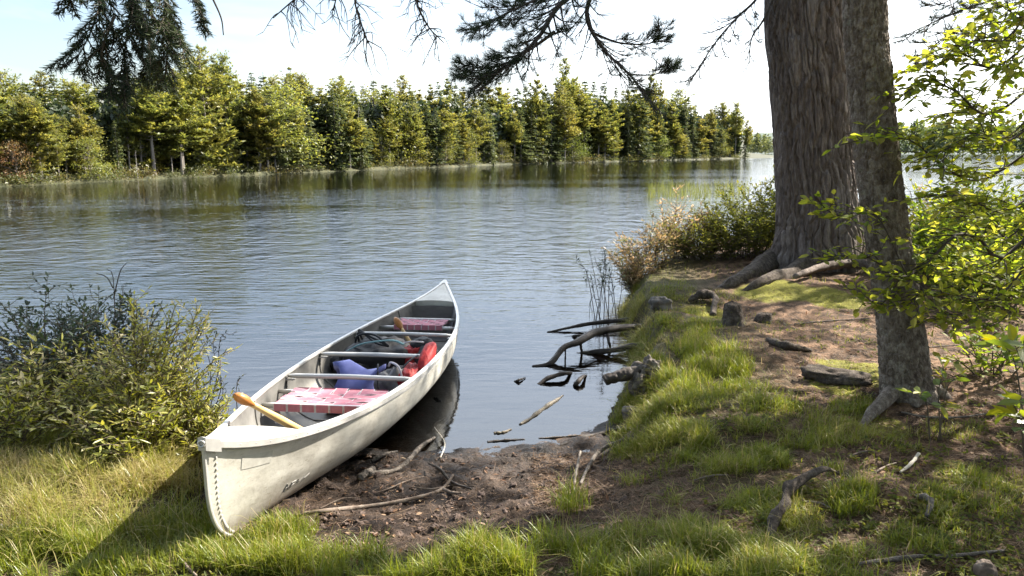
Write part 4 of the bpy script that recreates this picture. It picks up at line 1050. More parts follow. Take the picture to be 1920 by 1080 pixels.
def bough(wg, ng, P, r0, r, twigs=16, tl=.5, tuft=16, droop=-.15, needle=.075, first=.25, sub=3, bare=0.25, tone=.35, lateral=None, spread=.55, nw=.0032):
    """pine bough: limb, side branches, twigs and long-needle tufts at the twig ends"""
    S = spline(P, 26); n = len(S); add_tube(wg, S, np.linspace(r0, r0 * .22, n), 7)
    T = unit(np.gradient(S, axis=0)); C = []; DD = []; tn = []
    for k in range(twigs):
        t = first + (1 - first) * (k + r.uniform(0, 1)) / twigs; i = min(int(t * (n - 1)), n - 2)
        sd = unit(np.cross(T[i], [0, 0, 1])) * (1 if k % 2 else -1)
        dv = unit(T[i] * r.uniform(.3, .9) + sd * r.uniform(.35, 1.0) + np.array([0, 0, r.uniform(-.35, .35) + droop]))
        ln = tl * r.uniform(.5, 1.2) * (1.15 - .55 * t)
        q = spline([S[i], S[i] + dv * ln * .5 + [0, 0, droop * .10], S[i] + dv * ln + [0, 0, .04 * ln]], 8)
        add_tube(wg, q, np.linspace(r0 * .28, .003, 8), 5)
        tdir = unit(np.gradient(q, axis=0))
        isbare = r.uniform() < bare
        for j in range(sub + 1):
            m = min(7, 3 + j * 4 // max(sub, 1)) if j < sub else 7
            d2 = unit(tdir[m] + r.normal(0, .55, 3) + [0, 0, .1]); l2 = ln * r.uniform(.2, .5); e = q[m] + d2 * l2
            add_tube(wg, spline([q[m], q[m] + d2 * l2 * .5 - [0, 0, .02 * l2], e], 5), np.linspace(.0045, .0022, 5), 4)
            if not isbare:
                for u in (.72, 1.0):
                    C.append(q[m] + d2 * l2 * u); DD.append(d2 * .75 + [0, 0, .3]); tn.append(tone + r.normal(0, .12))
        if not isbare: C.append(q[-1]); DD.append(tdir[-1] + [0, 0, .2]); tn.append(tone)
    if len(C): needle_tuft(ng, np.array(C), np.array(DD), tuft, needle, nw, spread, r, np.array(tn))

# --- the big pine
pb = gp(1535, 497); PY = pb[1]
axp = [at(1533, 545, PY + .05), at(1538, 470, PY + .05), at(1530, 330, PY + .05), at(1515, 120, PY + .05), at(1507, 0, PY + .05)]
top = axp[-1]; axp += [top + np.array([-.20, 0, 3.0]), top + np.array([-.3, .1, 9.0])]
ptree = empty('pine_tree', (pb[0], PY, pb[2]), 'huge old pine with deeply furrowed bark and flared roots on the bank', 'tree')
off = np.array([pb[0], PY, pb[2]])
g = Geo()
zz = np.array([a[2] for a in axp]); dense_axis = spline(axp, 60)
lob = [(math.pi * 1.04, .42, .62, .36), (math.pi * 1.32, .28, .48, .36), (math.pi * 1.6, .3, .25, .35), (math.pi * .82, .25, .35, .3), (-.25, .3, .3, .3), (.8, .4, .3, .3), (1.9, .35, .3, .3)]
V, F = trunk_geo(axp, [.50, .465, .45, .44, .43, .40, .25], 420, 520, .070, 4.6, .85, 11, lob, jitter=.012, plates=(36, .85))
g.add(V - off, F, trunk_geo.tint); g.build('trunk', M['bark_pine'], ptree, True)
def root_tube(name, pts, rad, parent, mat, n=10, lumpy=.25, seed=1):
    NR = 44; n = n * 2; S = spline(pts, NR); r = np.interp(np.linspace(0, 1, NR), np.linspace(0, 1, len(rad)), rad)
    wv = r[:, None] * lumpy * 1.6 * np.stack([fbm(np.arange(NR) * .16, seed + 1, q, 3, seed + 4 + q) - .5 for q in range(3)], -1); S = S + wv
    r = r * (1 + lumpy * 1.4 * (fbm(np.arange(NR) * .22, seed, 0, 3, seed) - .5))
    g = Geo(); Vv, Ff, Cc = tube(S, r, n); nr = NR * n
    Vv = Vv.copy(); a = Vv[:nr] - np.repeat(S, n, 0)
    Vv[:nr] = np.repeat(S, n, 0) + a * (1 + lumpy * 1.2 * (fbm(Vv[:nr, 0] * 12, Vv[:nr, 1] * 12, Vv[:nr, 2] * 12, 4, seed + 2) - .5) + .55 * (fbm(np.tile(np.cos(np.arange(n) * 2 * np.pi / n), NR) * 2.6, np.tile(np.sin(np.arange(n) * 2 * np.pi / n), NR) * 2.6, np.repeat(np.arange(NR), n) * .12, 3, seed + 8) - .5))[:, None]
    g.add(Vv, Ff); g.f.append((Cc, np.full(len(Cc), .5), np.zeros(len(Cc), int)))
    return g
for i, (pp_, rr_) in enumerate([([(1490, 480, .10), (1440, 505, .05), (1385, 527, .01), (1340, 540, -.04)], [.21, .14, .08, .03]),
                                ([(1530, 495, .06), (1490, 520, .05), (1430, 532, .02), (1385, 545, -.04)], [.18, .11, .06, .03])]):
    pts = [gp(a, b, l) - off for a, b, l in pp_]
    root_tube('root', pts, rr_, ptree, None, 16, .26, 40 + i).build('root', M['bark_root'], ptree, True)
r_ = np.random.default_rng(91); wg, ng = Geo(), Geo()
def O(*a): return at(*a) - off
def axis_at(z):
    zs = dense_axis[:, 2]; return np.array([np.interp(z, zs, dense_axis[:, 0]), np.interp(z, zs, dense_axis[:, 1]), z])
# visible low boughs sweeping left over the water
b1 = [axis_at(5.2) - off, O(1330, -110, 8.9), O(1180, -60, 8.3), O(1060, 0, 7.9), O(1010, 70, 7.6), O(955, 120, 7.4), O(895, 150, 7.3)]
bough(wg, ng, b1, .040, r_, 46, .55, 15, -.16, .085, .40, 4, .25, .3)
b2 = [O(1120, -40, 8.2), O(1100, 30, 8.1), O(1130, 90, 8.0), O(1180, 140, 7.95), O(1225, 195, 7.9)]
bough(wg, ng, b2, .026, r_, 34, .42, 10, -.12, .07, .15, 4, .5, .45)
b3 = [O(1150, -50, 8.1), O(1040, -15, 7.8), O(960, 20, 7.6), O(905, 48, 7.5)]
bough(wg, ng, b3, .022, r_, 32, .48, 15, -.05, .085, .2, 4, .12, .32)
b4 = [O(1108, 60, 8.05), O(1160, 80, 8.0), O(1215, 82, 7.9), O(1235, 70, 7.85)]
bough(wg, ng, b4, .014, r_, 22, .30, 12, .05, .07, .25, 4, .2, .45)
b4b = [O(1180, 140, 7.95), O(1225, 140, 7.95), O(1262, 128, 7.9)]
bough(wg, ng, b4b, .010, r_, 16, .26, 11, .05, .07, .3, 4, .25, .45)
b5 = [O(1040, 60, 7.7), O(990, 95, 7.6), O(940, 122, 7.5), O(875, 135, 7.4)]
bough(wg, ng, b5, .018, r_, 26, .40, 16, .0, .085, .35, 4, .1, .3)
# stray limbs near the trunk
b6 = [axis_at(4.6) - off, O(1430, -20, 9.3), O(1385, 30, 9.1), O(1345, 75, 9.0), O(1295, 150, 8.9)]
bough(wg, ng, b6, .020, r_, 22, .42, 9, -.25, .07, .25, 4, .6, .35)
b7 = [axis_at(4.4) - off, O(1440, 20, 9.2), O(1410, 70, 9.1), O(1405, 120, 9.1)]
bough(wg, ng, b7, .018, r_, 9, .25, 8, -.2, .07, .3, 2, .7, .35)
# dead hanging limbs left of the live boughs
for P_, r0, n_ in [([O(1150, -90, 8.0), O(960, -60, 7.2), O(860, -50, 6.9), O(785, -10, 6.7), O(800, 45, 6.7), O(832, 80, 6.7)], .022, 16),
                   ([O(860, -60, 6.9), O(720, -60, 6.6), O(668, -10, 6.5), O(676, 40, 6.5), O(690, 82, 6.5)], .014, 13),
                   ([O(720, -70, 6.6), O(600, -40, 6.4), O(545, 5, 6.3), O(512, 34, 6.3)], .010, 7),
                   ([O(700, -60, 6.6), O(640, -20, 6.4), O(625, 20, 6.4)], .007, 4)]:
    S = spline(P_, 26); add_tube(wg, S, np.linspace(r0, .004, 26), 6)
    for k in range(n_ * 2):
        i = int(25 * r_.uniform(.5, 1.0)); d = unit(r_.normal(0, .8, 3) + [0, 0, -.8]); l = r_.uniform(.08, .30)
        q = spline([S[i], S[i] + d * l * .5 + r_.normal(0, .03, 3), S[i] + d * l + [0, 0, -.05]], 6); add_tube(wg, q, np.linspace(.005, .0016, 6), 4)
        for _ in range(2):
            m = r_.integers(2, 6); d2 = unit(d + r_.normal(0, .7, 3)); add_tube(wg, [q[m], q[m] + d2 * l * .22, q[m] + d2 * l * .4], [.003, .002, .0012], 3)
# the rest of the crown, above the picture
for k in range(62):
    z = 4.25 + k * .058 if k < 59 else 11.8 + (k - 59) * .5; az = r_.uniform(0, 6.28) if k % 2 else r_.uniform(.1, 2.0)
    ln = 2.9 * (1 - (z - 5) / 14) * r_.uniform(.7, 1.1); a0 = axis_at(z) - off
    dv = np.array([math.cos(az), math.sin(az), .12])
    bough(wg, ng, [a0, a0 + dv * ln * .5, a0 + dv * ln + [0, 0, .25]], .04, r_, 18, .8, 8, .08, .2, .2, 2, .05, .35, spread=.8, nw=.011)
wg.build('branches', M['twig'], ptree, True); ng.build('crown', M['pine_needles'], ptree)

# --- the slimmer grey tree in front
hb = gp(1698, 742); HY = hb[1]
axh = [at(1702, 775, HY), at(1697, 720, HY), at(1687, 600, HY), at(1662, 430, HY), at(1645, 300, HY), at(1632, 150, HY), at(1622, 0, HY)]
top = axh[-1]; axh += [top + np.array([-.12, 0, 1.5]), top + np.array([-.2, 0, 5.0])]
htree = empty('grey_tree', hb, 'slim grey tree with flaky bark growing in front of the huge pine', 'tree')
lob = [(math.pi * 1.12, .3, .035, .14), (math.pi * 1.75, .3, .08, .18), (-.1, .35, .07, .2), (1.8, .4, .06, .2), (math.pi * 1.45, .22, .045, .14)]
V, F = trunk_geo(axh, [.155, .138, .126, .120, .117, .114, .111, .10, .05], 220, 640, .012, 7.0, 4.5, 31, lob, jitter=.016, plates=(20, .065))
g = Geo(); g.add(V - hb, F, trunk_geo.tint); g.build('trunk', M['bark_grey'], htree, True)
pts = [gp(a, b, l) - hb for a, b, l in [(1690, 735, .08), (1660, 760, .04), (1632, 782, .01), (1610, 800, -.03)]]
root_tube('root', pts, [.06, .042, .03, .014], htree, None, 14, .12, 51).build('root', M['bark_grey'], htree, True)
pts = [gp(a, b, l) - hb for a, b, l in [(1725, 730, .06), (1760, 742, .02), (1790, 750, -.03)]]
root_tube('root', pts, [.065, .04, .015], htree, None, 14, .25, 52).build('root', M['bark_grey'], htree, True)
wg, ng = Geo(), Geo()
za = spline(axh, 80)
for k in range(14):
    z = 5.2 + k * .22; a0 = np.array([np.interp(z, za[:, 2], za[:, 0]), np.interp(z, za[:, 2], za[:, 1]), z]) - hb; az = k * 2.4
    dv = np.array([math.cos(az), math.sin(az), .05]); ln = 1.3 * (1 - k / 18)
    bough(wg, ng, [a0, a0 + dv * ln * .5, a0 + dv * ln - [0, 0, .1]], .02, r_, 9, .5, 7, -.1, .09, .3, 2, .1, .3, spread=.7)
# thin needle sprays that hang in from the upper right
for P_ in [[O(1990, -60, 6.0), O(1890, -10, 5.9), O(1800, 20, 5.8), O(1700, 65, 5.7)], [O(1980, 10, 5.9), O(1880, 40, 5.8), O(1790, 62, 5.7), O(1730, 100, 5.7)], [O(1960, -70, 6.1), O(1850, -30, 6.0), O(1760, 10, 5.9)]]:
    P2 = [p + off - hb for p in P_]
    P2 = [np.array([np.interp(4.8, za[:, 2], za[:, 0]), np.interp(4.8, za[:, 2], za[:, 1]), 4.8]) - hb] + P2
    bough(wg, ng, P2, .014, r_, 18, .30, 9, -.12, .05, .25, 3, .1, .3)
wg.build('branches', M['twig'], htree, True); ng.build('crown', M['pine_needles'], htree)

# --- fir standing outside the picture on the left whose bough droops into it
FX = np.array([-4.4, 3.1, 0.0]); FX[2] = float(Hq(FX[0], FX[1]))
ftree = empty('fir_tree', FX, 'dark fir whose drooping short-needled bough hangs in at the upper left', 'tree')
g = Geo(); V, F = trunk_geo([(0, 0, -.1), (0, 0, 2), (.05, 0, 5), (0, 0, 9)], [.2, .17, .12, .02], 40, 60, .01, 5, 3, 71); g.add(V, F); g.build('trunk', M['bark_grey'], ftree, True)
wg, ng = Geo(), Geo(); r_ = np.random.default_rng(17)
def fir_spray(P, r0, dens=320, nl=.030, tone=.3):
    S = spline(P, 14); add_tube(wg, S, np.linspace(r0, .0016, 14), 5)
    ln = np.linalg.norm(np.diff(S, axis=0), axis=1).sum(); n = int(ln * dens); t = np.sort(r_.uniform(.03, 1, n)) * 12.99
    i = t.astype(int); f = (t - i)[:, None]; C = S[i] * (1 - f) + S[i + 1] * f; T = unit(S[i + 1] - S[i])
    a = r_.uniform(0, 6.28, n); A = unit(np.cross(T, [0.3, .2, 1])); B = np.cross(A, T)
    D = T * .75 + A * np.cos(a)[:, None] + B * (np.sin(a) * .55)[:, None]
    scatter(ng, C, D, r_.normal(0, 1, (n, 3)), nl * r_.uniform(.8, 1.25, n), .0042, T_NEEDLE, np.clip(tone + r_.normal(0, .14, n), 0, 1))
def fir_branch(P, r0, nside, sl, droop, first=.2, depth=1, tone=.3):
    S = spline(P, 24); fir_spray(P, r0, 300, tone=tone)
    T = unit(np.gradient(S, axis=0))
    for k in range(nside):
        t = first + (1 - first) * (k + r_.uniform(0, 1)) / nside; i = min(int(t * 23), 22)
        sd = unit(np.cross(T[i], [0.15, .35, 1])) * (1 if k % 2 else -1)
        d = unit(T[i] * r_.uniform(.5, .9) + sd * r_.uniform(.5, .9) + [0, 0, droop * r_.uniform(.2, 1.2)]); l = sl * r_.uniform(.55, 1.15) * (1.1 - .45 * t)
        Q = [S[i], S[i] + d * l * .5, S[i] + d * l + [0, 0, droop * .22 * l]]
        fir_spray(Q, .0035, 340, tone=np.clip(tone + r_.normal(0, .1), 0, 1))
        if depth:
            for j in range(6):
                u = (.2 + .8 * (j + r_.uniform(0, 1)) / 6); c = Q[0] + (Q[2] - Q[0]) * u; s2 = unit(np.cross(d, [0.1, .3, 1])) * (1 if j % 2 else -1)
                d2 = unit(d * .8 + s2 * .7 + [0, 0, droop * .5]); l2 = l * .42 * (1.1 - .5 * u) * r_.uniform(.7, 1.2)
                fir_spray([c, c + d2 * l2 * .5, c + d2 * l2 + [0, 0, -.05 * l2]], .0022, 340, tone=np.clip(tone + r_.normal(0, .1), 0, 1))
FO = lambda a, b, c: at(a, b, c) - FX
limb = [np.array([.1, 0, 3.9 - FX[2] + .2]), FO(60, -160, 3.6), FO(180, -70, 3.7), FO(300, -45, 3.75), FO(410, -50, 3.8)]
add_tube(wg, spline(limb, 24), np.linspace(.035, .012, 24), 7)
for P_, ns, sl, tn in [([FO(180, -80, 3.7), FO(190, -10, 3.65), FO(170, 60, 3.6), FO(140, 118, 3.6)], 15, .26, .22),
                   ([FO(240, -70, 3.75), FO(248, 10, 3.7), FO(235, 90, 3.65), FO(232, 172, 3.6)], 20, .25, .25),
                   ([FO(300, -60, 3.7), FO(312, 10, 3.65), FO(315, 80, 3.6), FO(308, 150, 3.6)], 18, .22, .55),
                   ([FO(345, -50, 3.75), FO(368, 0, 3.7), FO(386, 55, 3.7)], 9, .12, .3),
                   ([FO(205, -60, 3.85), FO(262, 20, 3.85), FO(280, 90, 3.8), FO(285, 125, 3.8)], 16, .24, .3),
                   ([FO(120, -60, 3.6), FO(135, -20, 3.6), FO(125, 18, 3.6)], 6, .10, .25),
                   ([FO(215, 30, 3.6), FO(190, 100, 3.55), FO(205, 150, 3.55), FO(205, 178, 3.5)], 10, .16, .2),
                   ([FO(270, -40, 3.6), FO(285, 30, 3.55), FO(330, 60, 3.55), FO(352, 110, 3.5)], 11, .14, .5)]:
    fir_branch(P_, .007, int(ns * 1.2), sl * .86, -.36, .08, 1, tn)
add_tube(wg, spline([FO(380, -40, 3.7), FO(400, 0, 3.7), FO(415, 35, 3.7), FO(419, 66, 3.7)], 12), np.linspace(.006, .0025, 12), 5)
for k in range(9):   # the remaining boughs of the fir
    z = 2.4 + k * .7; az = 2.2 + k * 1.1; l = 1.5 * (1 - k / 12); dv = np.array([math.cos(az), math.sin(az), -.15]); a0 = np.array([0, 0, z])
    if dv[0] > .2 and z < 6: dv[0] *= -1
    fir_branch([a0, a0 + dv * l * .5, a0 + dv * l], .012, 10, .5, -.3, .2, 0, .3)
wg.build('branches', M['twig'], ftree, True); ng.build('crown', M['fir_needles'], ftree)

# --- two leafy trees just outside the picture on the right, whose shade dapples the bank
def shade_tree(label, x, y, z0, z1, rad, n, seed, mat='lime_leaf', leaf=.17):
    r = np.random.default_rng(seed); b = np.array([x, y, float(Hq(x, y))]); root = empty('maple_tree', b, label, 'tree')
    tg, cg = Geo(), Geo(); V, F = trunk_geo([(0, 0, -.1), (.03, 0, z0), (-.05, .05, z1 * .95)], [.17, .13, .03], 40, 60, .008, 5, 3, seed); tg.add(V, F); tg.build('trunk', M['bark_grey'], root, True)
    wg = Geo(); C = []; tn = []
    for k in range(n):
        t = r.uniform(0, 1); z = z0 + (z1 - z0) * t; az = r.uniform(0, 6.28); rr = rad * (math.sin(math.pi * (.12 + .85 * t)) ** .7) * r.uniform(.35, 1)
        e = np.array([math.cos(az) * rr, math.sin(az) * rr, z]); add_tube(wg, spline([(0, 0, max(z - .5 * rr, .5)), e * [.5, .5, 1] - [0, 0, .12 * rr], e], 8), np.linspace(.03, .006, 8), 5)
        m = 46; C.append(e + r.normal(0, 1, (m, 3)) * [.34, .34, .16]); tn.append(np.clip(r.normal(.45, .2, m), 0, 1))
    C = np.concatenate(C); m = len(C)
    scatter(cg, C, r.normal(0, 1, (m, 3)) * [1, 1, .5], r.normal(0, .5, (m, 3)) + [0, 0, 1], leaf * r.uniform(.7, 1.2, m), leaf * .7, T_LEAF, np.concatenate(tn))
    wg.build('branches', M['twig'], root); cg.build('crown', M[mat], root)
shade_tree('leafy maple standing past the right edge whose shade falls on the litter', 7.3, 5.8, 3.1, 6.6, 2.0, 60, 201)
shade_tree('broad leafy tree added unseen behind the viewpoint to the left', -2.8, -2.6, 3.4, 9.5, 3.2, 90, 203, leaf=.3)  # this and the next two: unseen crowns added to block sky light on the ground
shade_tree('broad leafy tree added unseen straight behind the viewpoint', 1.4, -3.4, 3.2, 10.0, 3.3, 90, 204, leaf=.3)
shade_tree('broad leafy tree added unseen behind the viewpoint to the right', 5.2, -1.6, 3.4, 9.0, 3.0, 80, 205, leaf=.3)
shade_tree('taller leafy maple behind the lime bushes past the right edge', 9.6, 11.9, 3.6, 8.6, 2.8, 42, 202)
# ------------------------------------------------------------------ shrubs, saplings, reeds
def leafy_branch(sg_, lg, P, r0, r, twigs, tl, leafL, leafW, gap=.045, first=.15, droop=0.0, tone=.5, tvar=.2, updir=(0, 0, 1), sub=True):
    S = spline(P, 20); add_tube(sg_, S, np.linspace(r0, r0 * .25, 20), 5)
    T = unit(np.gradient(S, axis=0)); C = []; D = []; N = []; Tn = []
    def leaves(Q, tn):
        q = np.asarray(Q); ln = np.linalg.norm(np.diff(q, axis=0), axis=1); L_ = np.concatenate([[0], np.cumsum(ln)]); n = max(2, int(L_[-1] / gap))
        for k in range(n):
            s = L_[-1] * (k + .6) / n; c = np.array([np.interp(s, L_, q[:, a]) for a in range(3)])
            i = min(np.searchsorted(L_, s), len(q) - 1); t = unit(q[i] - q[i - 1])
            sd = unit(np.cross(t, updir)) * (1 if k % 2 else -1)
            C.append(c); D.append(t * .55 + sd * .8 + r.normal(0, .28, 3) + [0, 0, droop]); N.append(np.array(updir) + r.normal(0, .42, 3)); Tn.append(np.clip(tn + r.normal(0, tvar), 0, 1))
        C.append(q[-1]); D.append(t + r.normal(0, .2, 3)); N.append(np.array(updir) + r.normal(0, .35, 3)); Tn.append(np.clip(tn + .24, 0, 1))
    for k in range(twigs):
        t = first + (1 - first) * (k + r.uniform(0, 1)) / twigs; i = min(int(t * 19), 18)
        sd = unit(np.cross(T[i], updir)) * (1 if k % 2 else -1)
        d = unit(T[i] * r.uniform(.4, .9) + sd * r.uniform(.4, 1) + r.normal(0, .25, 3)); l = tl * r.uniform(.5, 1.2) * (1.1 - .4 * t)
        Q = spline([S[i], S[i] + d * l * .5 + r.normal(0, .015, 3), S[i] + d * l + [0, 0, -.05 * l]], 6)
        add_tube(sg_, Q, np.linspace(r0 * .3 + .0012, .0012, 6), 4); leaves(Q, tone + r.normal(0, .1))
    leaves(S[10:], tone)
    n = len(C); scatter(lg, np.array(C), np.array(D), np.array(N), leafL * r.uniform(.42, 1.22, n), leafW * r.uniform(.5, 1.15, n), T_LEAF, np.array(Tn))

def shrub(name, label, base, hgt, rad, nst, leafL, leafW, mats, seed, twigs=7, tl=.25, gap=.04, cat='shrub', group=None, lean=(0, 0), first=.2, tone=.45, droop=0.0, r0=.006, flat=1.0):
    r = np.random.default_rng(seed); root = empty(name, base, label, cat, group); sg_, lg = Geo(), Geo()
    for k in range(nst):
        az = r.uniform(0, 6.28); q = r.uniform(0, 1) ** .6
        b0 = np.array([math.cos(az), math.sin(az) * flat, 0]) * rad * .45 * q
        zb = float(Hq(base[0] + b0[0], base[1] + b0[1])); b0[2] = max(zb, -.06) - base[2] - .02
        h = hgt * r.uniform(.6, 1.08) * (1 - .35 * q); e = b0 + np.array([math.cos(az) * rad * q * .75 + lean[0] * h, math.sin(az) * rad * q * .75 * flat + lean[1] * h, h])
        m = (b0 + e) / 2 + np.array([math.cos(az), math.sin(az), 0]) * -.05 * h + r.normal(0, .04 * h, 3)
        leafy_branch(sg_, lg, [b0, m, e], r0, r, int(twigs * 1.7), tl, leafL * 1.15, leafW * 1.3, gap * .85, first * .6, droop, np.clip(tone + r.normal(0, .12), 0, 1))
    sg_.build('stems', mats[1], root); lg.build('foliage', mats[0], root); return root

# left shore
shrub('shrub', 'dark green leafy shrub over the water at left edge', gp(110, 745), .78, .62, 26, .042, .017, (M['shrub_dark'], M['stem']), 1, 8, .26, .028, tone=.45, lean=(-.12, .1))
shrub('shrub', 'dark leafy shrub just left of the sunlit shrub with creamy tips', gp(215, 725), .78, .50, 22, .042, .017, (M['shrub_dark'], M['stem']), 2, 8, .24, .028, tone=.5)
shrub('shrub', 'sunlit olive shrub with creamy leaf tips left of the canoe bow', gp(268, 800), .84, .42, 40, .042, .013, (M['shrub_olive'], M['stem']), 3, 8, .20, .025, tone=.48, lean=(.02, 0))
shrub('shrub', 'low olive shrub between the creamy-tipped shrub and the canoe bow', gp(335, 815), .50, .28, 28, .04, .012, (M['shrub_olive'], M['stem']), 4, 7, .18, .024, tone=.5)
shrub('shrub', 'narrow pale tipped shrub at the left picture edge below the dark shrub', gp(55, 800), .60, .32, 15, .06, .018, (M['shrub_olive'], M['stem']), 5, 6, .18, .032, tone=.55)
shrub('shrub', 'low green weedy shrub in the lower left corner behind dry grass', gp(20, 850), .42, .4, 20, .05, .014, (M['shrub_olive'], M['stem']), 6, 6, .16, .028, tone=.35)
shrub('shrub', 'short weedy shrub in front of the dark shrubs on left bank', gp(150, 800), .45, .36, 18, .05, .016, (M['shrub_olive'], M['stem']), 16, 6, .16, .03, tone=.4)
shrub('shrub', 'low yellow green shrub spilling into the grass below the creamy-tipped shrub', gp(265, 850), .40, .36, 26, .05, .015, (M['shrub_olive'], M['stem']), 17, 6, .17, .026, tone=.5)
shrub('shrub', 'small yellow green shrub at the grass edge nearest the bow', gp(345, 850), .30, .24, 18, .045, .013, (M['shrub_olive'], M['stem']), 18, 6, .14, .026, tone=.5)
# dark sparse twigs over the water right of it
root = empty('twiggy_plant', gp(392, 775), 'sparse dark twiggy plant over the water left of the paddle grip', 'plant'); b = np.array(root.location); sg_, lg = Geo(), Geo(); r_ = np.random.default_rng(8)
for pl_ in [[(392, 775), (408, 700), (412, 640), (425, 622)], [(385, 780), (395, 690), (372, 630), (355, 605)], [(400, 775), (415, 720), (400, 655), (405, 628)], [(380, 780), (370, 690), (340, 640), (320, 585)], [(445, 770), (443, 735), (447, 712)], [(405, 770), (418, 735), (405, 705)]]:
    Yb = b[1] + .1; leafy_branch(sg_, lg, [at(a, c, Yb) - b for a, c in pl_], .004, r_, 5, .10, .035, .013, .028, .3, 0, .3)
sg_.build('stems', M['twig'], root); lg.build('foliage', M['twig_leaf'], root)
root = empty('bare_twig', gp(205, 720), 'thin bare twig sticking up above the dark shrub', 'twig'); b = np.array(root.location); sg_ = Geo()
for pl_ in [[(205, 720), (215, 620), (212, 520), (200, 505)], [(213, 560), (225, 510), (238, 492)], [(212, 540), (200, 520), (180, 512)]]: add_tube(sg_, spline([at(a, c, b[1]) - b for a, c in pl_], 10), np.linspace(.005, .002, 10), 4)
sg_.build('stem', M['twig'], root)

# right shore shrubs behind the bank
def bank(px, py, Y):
    p = at(px, py, Y); return np.array([p[0], Y, max(float(Hq(p[0], Y)), 0)])
shrub('shrub', 'dense green shrub left of the huge pine trunk', bank(1405, 480, 10.6), 1.05, .85, 56, .050, .024, (M['shrub_green'], M['stem']), 21, 9, .28, .032, tone=.45)
shrub('shrub', 'smaller green shrub against the left side of pine trunk', bank(1455, 480, 10.9), 1.3, .6, 34, .05, .024, (M['shrub_green'], M['stem']), 22, 8, .28, .032, tone=.4)
shrub('shrub', 'loose green shrub between the rusty shrub and dense green shrub', bank(1325, 490, 10.6), .70, .62, 40, .05, .022, (M['shrub_green'], M['stem']), 23, 8, .24, .034, tone=.6)
shrub('shrub', 'rusty orange leafed shrub at the tip of the bank', bank(1220, 500, 10.0), .85, .50, 30, .06, .020, (M['shrub_rust'], M['stem']), 24, 7, .24, .034, tone=.5, lean=(-.15, 0))
shrub('shrub', 'pinkish upright leafy shrub right behind the rusty one', bank(1262, 495, 10.7), .95, .42, 26, .06, .018, (M['shrub_rust'], M['stem']), 25, 7, .2, .036, tone=.7)
shrub('shrub', 'low tan and rust leafed shrub at the outermost corner of the bank', bank(1195, 525, 9.5), .48, .17, 24, .05, .016, (M['shrub_rust'], M['stem']), 26, 6, .18, .03, tone=.6, lean=(-.1, 0))
# thin dark water-edge plant
root = empty('twiggy_plant', bank(1150, 560, 8.6), 'thin dark stemmed plant standing in the water at the bank edge', 'plant'); b = np.array(root.location); sg_, lg = Geo(), Geo(); r_ = np.random.default_rng(18)
for k in range(11):
    x0 = r_.uniform(1095, 1175); y0 = r_.uniform(540, 605); x1 = x0 + r_.uniform(-35, 15); y1 = r_.uniform(468, 535)
    Yb = b[1] + r_.uniform(-.5, .6); P_ = [at(x0, y0, Yb) - b, at((x0 + x1) / 2 + r_.uniform(-6, 6), (y0 + y1) / 2, Yb) - b, at(x1, y1, Yb) - b]
    P_[0][2] = min(P_[0][2], -b[2] - .02)
    leafy_branch(sg_, lg, P_, .005, r_, 5, .16, .062, .016, .042, .35, .0, .3)
sg_.build('stems', M['twig'], root); lg.build('foliage', M['twig_leaf'], root)

# lime bushes behind the grey tree on the right
shrub('shrub', 'lime green bush behind the grey tree at waterside', bank(1790, 500, 9.0), 1.15, .75, 34, .062, .036, (M['lime_leaf'], M['stem']), 31, 9, .32, .042, tone=.45)
shrub('shrub', 'lime green bush at the right picture edge behind the leafy sapling', bank(1910, 510, 8.4), 1.25, .8, 34, .062, .036, (M['lime_leaf'], M['stem']), 32, 9, .32, .042, tone=.4)
shrub('shrub', 'leafy green bush between the grey tree and the lime bushes', bank(1745, 510, 8.2), .95, .55, 30, .058, .036, (M['lime_leaf'], M['stem']), 34, 8, .28, .042, tone=.3)
shrub('shrub', 'leafy green bush low behind the sapling stems at right', bank(1860, 530, 7.2), .85, .6, 30, .058, .036, (M['lime_leaf'], M['stem']), 35, 8, .28, .042, tone=.3)
shrub('shrub', 'low rusty green bush just right of the grey tree far behind', bank(1735, 480, 10.2), .95, .5, 18, .06, .03, (M['shrub_rust'], M['stem']), 33, 7, .26, .045, tone=.3)

